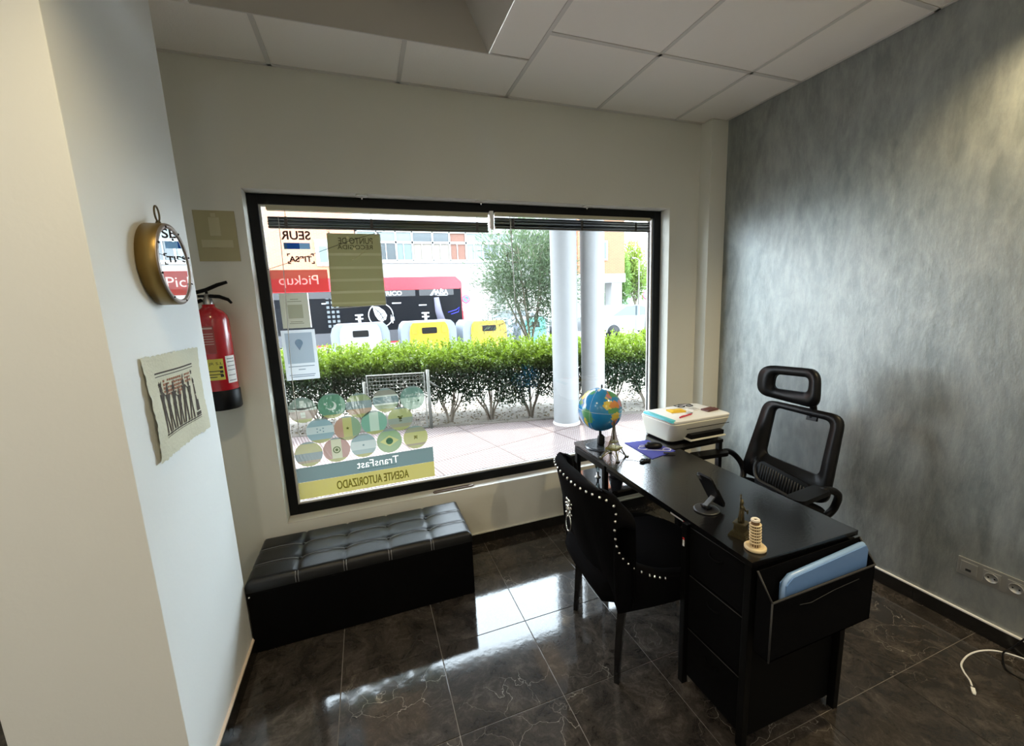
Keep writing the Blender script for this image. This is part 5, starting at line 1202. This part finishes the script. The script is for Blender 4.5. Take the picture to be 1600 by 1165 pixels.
# narrow-leaved trees behind the hedge
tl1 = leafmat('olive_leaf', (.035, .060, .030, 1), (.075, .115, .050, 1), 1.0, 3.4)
def tree(name, label, x, y, z0, stems_, crown, nleaf, lm, ll, lwid, trunk_r, group=None, bm_=None):
    t = thing(name, label, 'tree', (x, y, z0), 0, group); rr = random.Random(int(x * 100) + 5); ends = []
    b = MB()
    cx_, cy_, cz_, rx, ry, rz_ = crown
    for k in range(stems_):
        a = 2 * PI * k / max(1, stems_) + rr.uniform(-.3, .3); q = rr.uniform(.35, .75)
        p3 = Vector((cx_ + rx * q * math.cos(a), cy_ + ry * q * math.sin(a), cz_ + rz_ * rr.uniform(.0, .6)))
        fork = Vector((cx_ * .3 + .03 * math.cos(a), cy_ * .3 + .03 * math.sin(a), (cz_ - rz_) * .85))
        b.tube(smooth_path([(0, 0, -.05), fork * .5, fork, (fork + p3) / 2 + Vector((.06 * math.cos(a), .06 * math.sin(a), 0)), p3], 3), [trunk_r * (1 - .065 * i) for i in range(13)], 7)
        for j in range(7):
            s = rr.uniform(.1, 1); base = fork.lerp(p3, s); d = Vector((rr.gauss(0, 1), rr.gauss(0, 1), rr.uniform(.0, 1.4))).normalized() * rr.uniform(.3, .75) * rx
            e = base + d; b.tube([base, base + d * .5 + Vector((0, 0, .02)), e], [trunk_r * .3, trunk_r * .2, trunk_r * .1], 5); ends.append((base, e))
        ends.append((fork, p3))
    b.build('trunk', bm_ or bark2, t)
    n = nleaf; th = RN.normal(size=(n, 3)); th /= np.linalg.norm(th, axis=1)[:, None]; rad = RN.uniform(.35, 1.0, n) ** .6
    # clumps
    nc = 90; cth = RN.normal(size=(nc, 3)); cth /= np.linalg.norm(cth, axis=1)[:, None]; cr_ = RN.uniform(.3, .98, nc)[:, None]; C_ = cth * cr_; ci = RN.integers(0, nc, n)
    Q = C_[ci] * .98 + RN.normal(0, .13, (n, 3)); P = Q * np.array([rx, ry, rz_]) + np.array([cx_, cy_, cz_])
    D = Q * 1.3 + RN.normal(size=(n, 3)) * .8 + np.array([0, 0, .5])
    o = bpy.data.objects.new('crown', leaf_mesh('crown', P, D, RN.uniform(ll * .7, ll * 1.2, n), RN.uniform(lwid * .7, lwid * 1.2, n), lm)); COL.objects.link(o); o.parent = t; o['kind'] = 'stuff'
    return t
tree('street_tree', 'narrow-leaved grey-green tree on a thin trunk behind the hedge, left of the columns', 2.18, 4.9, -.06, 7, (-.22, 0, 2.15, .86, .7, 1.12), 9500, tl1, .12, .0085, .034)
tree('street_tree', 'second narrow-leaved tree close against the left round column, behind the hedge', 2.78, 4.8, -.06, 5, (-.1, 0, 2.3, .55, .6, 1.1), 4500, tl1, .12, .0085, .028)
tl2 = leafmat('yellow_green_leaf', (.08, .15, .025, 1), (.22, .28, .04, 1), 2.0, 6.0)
tree('far_tree', 'tall yellow-green tree beyond the orange building at the right edge of the view', 19.7, 25.5, -.06, 5, (0, 0, 3.9, 1.15, 1.2, 2.3), 6000, tl2, .26, .05, .10)
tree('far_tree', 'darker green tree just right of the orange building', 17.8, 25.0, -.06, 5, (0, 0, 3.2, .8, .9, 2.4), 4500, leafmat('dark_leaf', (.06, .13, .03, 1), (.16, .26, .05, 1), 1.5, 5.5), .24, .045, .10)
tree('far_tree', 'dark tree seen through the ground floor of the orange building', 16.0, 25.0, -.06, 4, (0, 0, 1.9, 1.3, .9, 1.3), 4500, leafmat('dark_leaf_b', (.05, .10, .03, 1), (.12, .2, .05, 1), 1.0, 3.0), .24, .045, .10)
t = thing('lamp_post', 'thin pale lamp post in front of the yellow-green tree', 'lamp post', (18.9, 24, -.06))
b = MB(); b.tube([(0, 0, 0), (0, 0, 4.6)], [.07, .045], 10); b.build('pole', gm2, t)
b = MB(); b.tube([(0, 0, 4.6), (-.3, 0, 4.75), (-.6, 0, 4.72)], [.04, .04, .08], 8); b.build('lamp_head', gm2, t)
# no-parking signs
sb = mat('sign_blue', (.03, .10, .55), .4); sr = mat('sign_red', (.70, .02, .05), .4)
def nopark(x, y, z, label, r=.25, plate=True):
    t = thing('parking_sign', label, 'road sign', (x, y, -.06))
    b = MB(); b.tube([(0, .03, 0), (0, .03, z + .06 + r)], .03, 10); b.build('pole', gm2, t)
    FM = Matrix.Translation((0, 0, z + .06)) @ Matrix.Rotation(PI / 2, 4, 'X')
    b = MB(); b.lathe([(0, -.01), (r, -.01), (r, .004), (r * .76, .004)], 32, M4=FM); b.build('red_rim', sr, t)
    b = MB(); b.lathe([(r * .77, .003), (0, .003)], 32, M4=FM); b.build('blue_field', sb, t)
    b = MB(); b.box((-r * .82, -.07 * r * 1.4, .004), (r * .82, .07 * r * 1.4, .007), M4=FM @ Matrix.Rotation(R_(-45), 4, 'Z')); b.build('red_slash', sr, t)
    if plate: b = MB(); b.box((-r * .9, -.012, z - r * 2.3), (r * .9, .0, z - r * 1.15)); b.build('plate', M['white'], t)
nopark(2.60, 12, 1.84, 'round blue and red no-parking sign beside the right end of the bus', .15)
nopark(10.30, 12, 1.75, 'round blue and red no-parking sign at the right edge of the window', .17)

# recycling containers
yb_ = mat('container_yellow', (.34, .21, .008), .4); gb_ = mat('container_grey', (.13, .15, .175), .45); tb_ = mat('container_teal', (.05, .26, .21), .45)
def container(x, y, w_, h, label, front, group='street containers behind the hedge'):
    t = thing('recycling_container', label, 'container', (x, y, -.06), 0, group)
    o_ = [(-w_ / 2, 0), (w_ / 2, 0), (w_ / 2, h * .80), (w_ / 2 - .05, h * .93), (w_ / 2 - .14, h), (-w_ / 2 + .14, h), (-w_ / 2 + .05, h * .93), (-w_ / 2, h * .80)]
    UP = Matrix(((1, 0, 0, 0), (0, 0, 1, 0), (0, 1, 0, 0), (0, 0, 0, 1)))
    b = MB(); b.prism(o_[::-1], 1.1, M4=UP); b.build('body', gb_, t, smooth_angle=40)
    s = .70; b = MB(); b.prism([(p[0] * s, h * .35 if p[1] == 0 else p[1] * .97) for p in o_][::-1], .05, M4=Matrix.Translation((0, -.05, 0)) @ UP); fr = b.build('front_panel', front, t, smooth_angle=40)
    b = MB(); b.prism(rrect(w_ * .27, .17, .03, 3, 0, h * .80), .012, M4=Matrix.Translation((0, -.063, 0)) @ UP); b.build('slot', M['black_plastic'], fr)
    for sx in (-1, 1):
        b = MB(); b.prism(rrect(w_ * .10, .22, .02, 3, sx * w_ * .27, h * .82), .014, M4=Matrix.Translation((0, -.066, 0)) @ UP); b.build('side_recess', front if front is not yb_ else mat('deep_yellow', (.28, .14, .006), .45), fr)
    b = MB(); b.tube([(0, .5, h), (0, .5, h + .20)], .035, 8); b.box((-.10, .47, h + .20), (.10, .53, h + .235)); b.box((-.10, .47, h + .10), (.10, .53, h + .13)); b.build('lifting_hook', M['white'], t)
wf_ = mat('container_white', (.25, .27, .30), .4)
container(-.99, 9.0, 1.46, 1.30, 'white and grey container, leftmost behind the hedge', wf_)
container(.79, 9.0, 1.52, 1.28, 'yellow-fronted container between the white one and the far yellow one', yb_)
container(2.50, 9.0, 1.52, 1.24, 'yellow-fronted container partly behind the narrow-leaved tree', yb_)
container(4.05, 9.2, .95, 1.26, 'teal green container close to the round columns', tb_)

# bus
t = thing('city_bus', 'red and black electric city bus with white lettering, parked across the street', 'bus', (2.93, 14.0, -.03))
bw_ = 9.6
busred = mat('bus_red', (.36, .010, .02), .35); busblk = mat('bus_black_glass', (.004, .0045, .006), .3, ior=1.12); bwht = mat('bus_white', (.26, .26, .27), .6)
UPX = Matrix(((1, 0, 0, 0), (0, 0, 1, 0), (0, 1, 0, 0), (0, 0, 0, 1)))
b = MB(); b.prism([(-bw_, .35), (0, .35), (.0, 2.6), (-.22, 2.82), (-bw_ + .2, 2.82), (-bw_, 2.6)][::-1], 2.5, M4=UPX); b.build('body', busred, t, smooth_angle=30)
b = MB(); b.box((-bw_ + .05, -.03, .85), (-.05, 0, 2.36)); b.build('side_glass', busblk, t)
b = MB(); b.box((-bw_ + .05, -.04, 2.34), (-.10, 0, 2.40)); b.box((-.02, -.03, .9), (.02, .03, 1.5)); b.build('trim_strip', busred, t)
b = MB(); b.box((-bw_ + .05, -.025, .42), (-.05, 0, .85)); b.build('lower_panel', mat('bus_dark_grey', (.03, .03, .035), .4), t)
for k in range(6):
    x = -.35 - k * 1.5
    b = MB(); b.box((x - 1.35, -.045, 2.10), (x, -.03, 2.33)); b.build('window_header', mat('bus_header_grey', (.014, .014, .016), .6) if k == 0 else bpy.data.materials['bus_header_grey'], t)
text('lettering', 'ELÉCTRICO', 1.30, .21, bwht, t, WALL(-3.0, -.05, 2.24), bold=.03, depth=.01)
lg = thing_ = None
text('lettering', 'AISA', .50, .20, bwht, t, WALL(-.82, -.05, 2.22), bold=.025, depth=.01)
b = MB(); b.flat([(-1.30, -.05, 2.10), (-1.20, -.05, 2.10), (-1.06, -.05, 2.32), (-1.12, -.05, 2.34)]); b.flat([(-1.08, -.05, 2.10), (-1.04, -.05, 2.10), (-1.04, -.05, 2.26), (-1.10, -.05, 2.28)]); b.flat([(-1.02, -.05, 2.08), (-.60, -.05, 2.08), (-.60, -.05, 2.10), (-1.02, -.05, 2.10)]); b.flat([(-.86, -.05, 2.32), (-.82, -.05, 2.32), (-.82, -.05, 2.36), (-.86, -.05, 2.36)])
b.build('company_mark', bwht, t)
EC = Vector((-3.19, -.055, 1.42))
b = MB(); b.tube([EC + Vector((.44 * math.cos(a), 0, .44 * math.sin(a))) for a in [2 * PI * k / 48 for k in range(46)]], .022, 6); b.build('emblem_ring', bwht, t)
lf = [(-.24, .30), (-.02, .27), (.17, .12), (.25, -.06), (.20, -.22), (.06, -.30), (-.08, -.22), (-.18, -.05), (-.22, .12)]
b = MB(); b.flat([EC + Vector((x - .03, 0, z + .05)) for x, z in lf]); o = b.build('leaf_emblem', bwht, t)
b = MB(); b.tube([EC + Vector((-.20, -.006, .26)), EC + Vector((-.02, -.006, .08)), EC + Vector((.10, -.006, -.18)), EC + Vector((.08, -.006, -.40))], .010, 5)
for s in ((-.10, .16, .02, .22), (-.10, .16, -.16, .06), (.0, .05, .16, .10), (.0, .05, -.10, -.08), (.06, -.08, .2, -.04), (.06, -.08, -.02, -.18)): b.tube([EC + Vector((s[0], -.006, s[1])), EC + Vector((s[2], -.006, s[3]))], .007, 4)
b.build('leaf_vein', busblk, o)
b = MB(); b.box(EC + Vector((.34, -.004, -.22)), EC + Vector((.48, .0, -.08))); b.box(EC + Vector((.36, -.004, -.08)), EC + Vector((.38, 0, .0))); b.box(EC + Vector((.43, -.004, -.08)), EC + Vector((.45, 0, .0))); b.box(EC + Vector((.39, -.004, -.32)), EC + Vector((.43, 0, -.22))); b.build('plug_emblem', bwht, t)
for x, z, w_ in ((-2.75, 1.83, .34), (-1.75, 1.72, .30), (-5.2, 1.9, .2)):
    b = MB(); b.box((x, -.036, z), (x + w_, -.03, z + .045)); b.build('white_mark', bwht, t)
b = MB()
for i in range(3):
    for j in range(7): b.box((-5.05 + i * .16, -.04, 1.05 + j * .17), (-4.95 + i * .16, -.032, 1.15 + j * .17), bev=.01)
b.build('perforated_panel', mat('bus_panel_grey', (.06, .07, .075), .5), t)
b = MB(); b.tube([(-1.05, -.035, 2.02), (-1.0, -.035, 1.5), (-.85, -.035, .9)], [.10, .14, .16], 10); b.build('seated_curtain', mat('bus_curtain', (.07, .065, .09), .7), t)
b = MB(); b.tube([(-.62, -.034, 1.42), (-.3, -.034, 1.50), (-.15, -.034, 1.60), (-.2, -.034, 1.42), (-.5, -.034, 1.34)], .012, 5); b.build('blue_lettering_light', mat('blue_led', (.02, .02, .6), emit=1.2), t)
for x in (-7.0, -2.0):
    b = MB(); b.lathe([(0, -.14), (.30, -.14), (.48, -.12), (.50, 0), (.48, .12), (0, .14)], 28, M4=Matrix.Translation((x, .12, .50)) @ Matrix.Rotation(PI / 2, 4, 'X')); b.build('wheel', M['black_plastic'], t)

# parked cars
def car(x, y, col_, label, rz=0):
    t = thing('parked_car', label, 'car', (x, y, -.03), rz)
    prof = [(-2.1, .30), (2.05, .30), (2.15, .55), (2.10, .80), (1.2, .93), (.55, 1.38), (-.75, 1.42), (-1.6, 1.0), (-2.1, .92), (-2.18, .6)]
    b = MB(); b.prism(prof[::-1], 1.7, M4=UPX @ Matrix.Translation((0, 0, -.85))); b.build('body', mat('car_paint', tuple(c * .16 for c in col_), .25, coat=.8), t, smooth_angle=40)
    gl_ = mat('car_window', (.03, .04, .045), .05)
    for q in ([(1.02, .95), (.50, 1.32), (-.05, 1.34), (-.05, .95)], [(-.12, .95), (-.12, 1.34), (-.70, 1.36), (-1.4, .98)]):
        for s in (-.856, .850): b = MB(); b.prism(q, .006, M4=UPX @ Matrix.Translation((0, 0, s))); b.build('side_window', gl_, t)
    for xx in (-1.35, 1.35):
        for s in (-.78, .78): b = MB(); b.lathe([(0, -.1), (.18, -.1), (.30, -.09), (.31, 0), (.30, .09), (0, .1)], 20, M4=Matrix.Translation((xx, s, .31)) @ Matrix.Rotation(PI / 2, 4, 'X')); b.build('wheel', M['black_plastic'], t)
car(10.3, 13.2, (.62, .66, .68), 'silver parked car beyond the hedge, right of the columns')
car(5.6, 15.5, (.40, .42, .42), 'grey parked car behind the narrow-leaved tree, right of the bus')

# buildings
br1 = brickmat('salmon_brick', '8B5840', '85523A', '906A55'); wh = mat('facade_render', (.25, .25, .245), .7); wfm = mat('white_window_frame', (.24, .25, .25), .4)  # render is one even tone for the pale facade parts
gls = mat('pale_window_glass', (.06, .085, .085), .15); gld = mat('dark_window_glass', (.022, .03, .034), .15); blindm = mat('beige_roller_blind', (.11, .095, .075), .6); bri = mat('loggia_brick', (.10, .045, .03), .8)
t = thing('apartment_building', 'long white and salmon apartment building across the street with a glazed gallery', 'building', (-.95, 22, -.06))
b = MB(); b.box((-24, 0, 3.3), (0, 10, 13)); b.build('brick_wing', br1, t)
b = MB(); b.box((0, 0, 6.0), (14, 10, 13)); b.box((0, 1.2, 3.3), (14, 10, 6.0)); b.box((0, 0, 3.3), (14, 1.2, 4.30)); b.build('white_wing', wh, t)
b = MB(); b.box((-24, 1.5, 0), (14, 10, 3.3)); b.build('ground_floor', mat('shop_front', (.72, .70, .66), .7), t)
b = MB(); b.box((-24, -.12, 3.05), (14, 0, 3.35)); b.box((.0, -.15, 4.22), (14, 0, 4.34)); b.build('ledge', wh, t)
for k in range(5): b = MB(); b.box((-20 + k * 7, .3, 0), (-19.4 + k * 7, .9, 3.3)); b.build('pillar', wh, t)
# glazed gallery bays
x = .05; k = 0
while x < 12.6:
    w_ = (1.02, 1.02, .90, 1.15, .98, .98)[k % 6]
    b = MB()
    b.box((x, -.02, 4.36), (x + .09, .10, 5.98)); b.box((x, -.02, 5.30), (x + w_, .08, 5.42)); b.box((x, -.02, 4.34), (x + w_, .08, 4.42)); b.box((x, -.02, 5.90), (x + w_, .08, 6.0)); b.box((x + w_ / 2 - .02, -.015, 4.4), (x + w_ / 2 + .02, .06, 5.3))
    f_ = b.build('window_frame', wfm, t)
    m1 = (gls, gld, gls, blindm, blindm, bri)[k % 6]
    b = MB(); b.box((x + .09, .05, 4.42), (x + w_, .07, 5.30)); b.build('pane', m1, f_)
    b = MB(); b.box((x + .09, .05, 5.42), (x + w_, .07, 5.90)); b.build('pane', (gls, gls, gls, gld, gld, bri)[k % 6], f_)
    x += w_; k += 1
for (x0, z0) in ((-2.0, 4.1), (-6.0, 4.1), (-10.5, 4.1), (-2.0, 7.2), (-6.0, 7.2), (-10.5, 7.2)):
    b = MB(); b.box((x0, -.08, z0), (x0 + 1.15, .02, z0 + 1.35)); f_ = b.build('window', wfm, t)
    b = MB(); b.box((x0 + .18, -.095, z0 + .18), (x0 + .56, -.082, z0 + 1.0)); b.build('pane', gls, f_); b = MB(); b.box((x0 + .62, -.095, z0 + .18), (x0 + 1.0, -.082, z0 + 1.0)); b.build('pane', gls, f_)
t = thing('corner_building', 'orange brick corner building on white pillars at the far right', 'building', (13.43, 18, -.06))
b = MB(); b.box((-3.0, 0, 3.15), (0, 3.0, 12)); b.build('brick_body', brickmat('orange_brick', '7A4429', '733E25', '82553F'), t)
b = MB(); b.box((-3.0, -.05, 2.68), (.03, 3.0, 3.16)); b.build('white_band', wh, t)
for x in (-.72, -2.9): b = MB(); b.box((x, .2, 0), (x + .68, .9, 2.7)); b.build('pillar', wh, t)
for x in (-2.3,):
    b = MB(); b.box((x, -.06, 3.9), (x + 1.15, .02, 4.95)); f_ = b.build('window', wfm, t)
    b = MB(); b.box((x + .08, -.075, 3.98), (x + .55, -.062, 4.87)); b.build('pane', gls, f_); b = MB(); b.box((x + .62, -.075, 3.98), (x + 1.05, -.062, 4.87)); b.build('pane', gld, f_)
t = thing('distant_building', 'pale distant apartment block closing the end of the street', 'building', (30, 46, -.1))
b = MB(); b.box((-9, 0, 0), (9, 6, 6)); b.build('body', wh, t)
for i in range(5):
    for j in range(2): b = MB(); b.box((-7.5 + i * 3.4, -.05, 1 + j * 2.6), (-6.0 + i * 3.4, .02, 2.4 + j * 2.6)); b.build('window', gls, t)
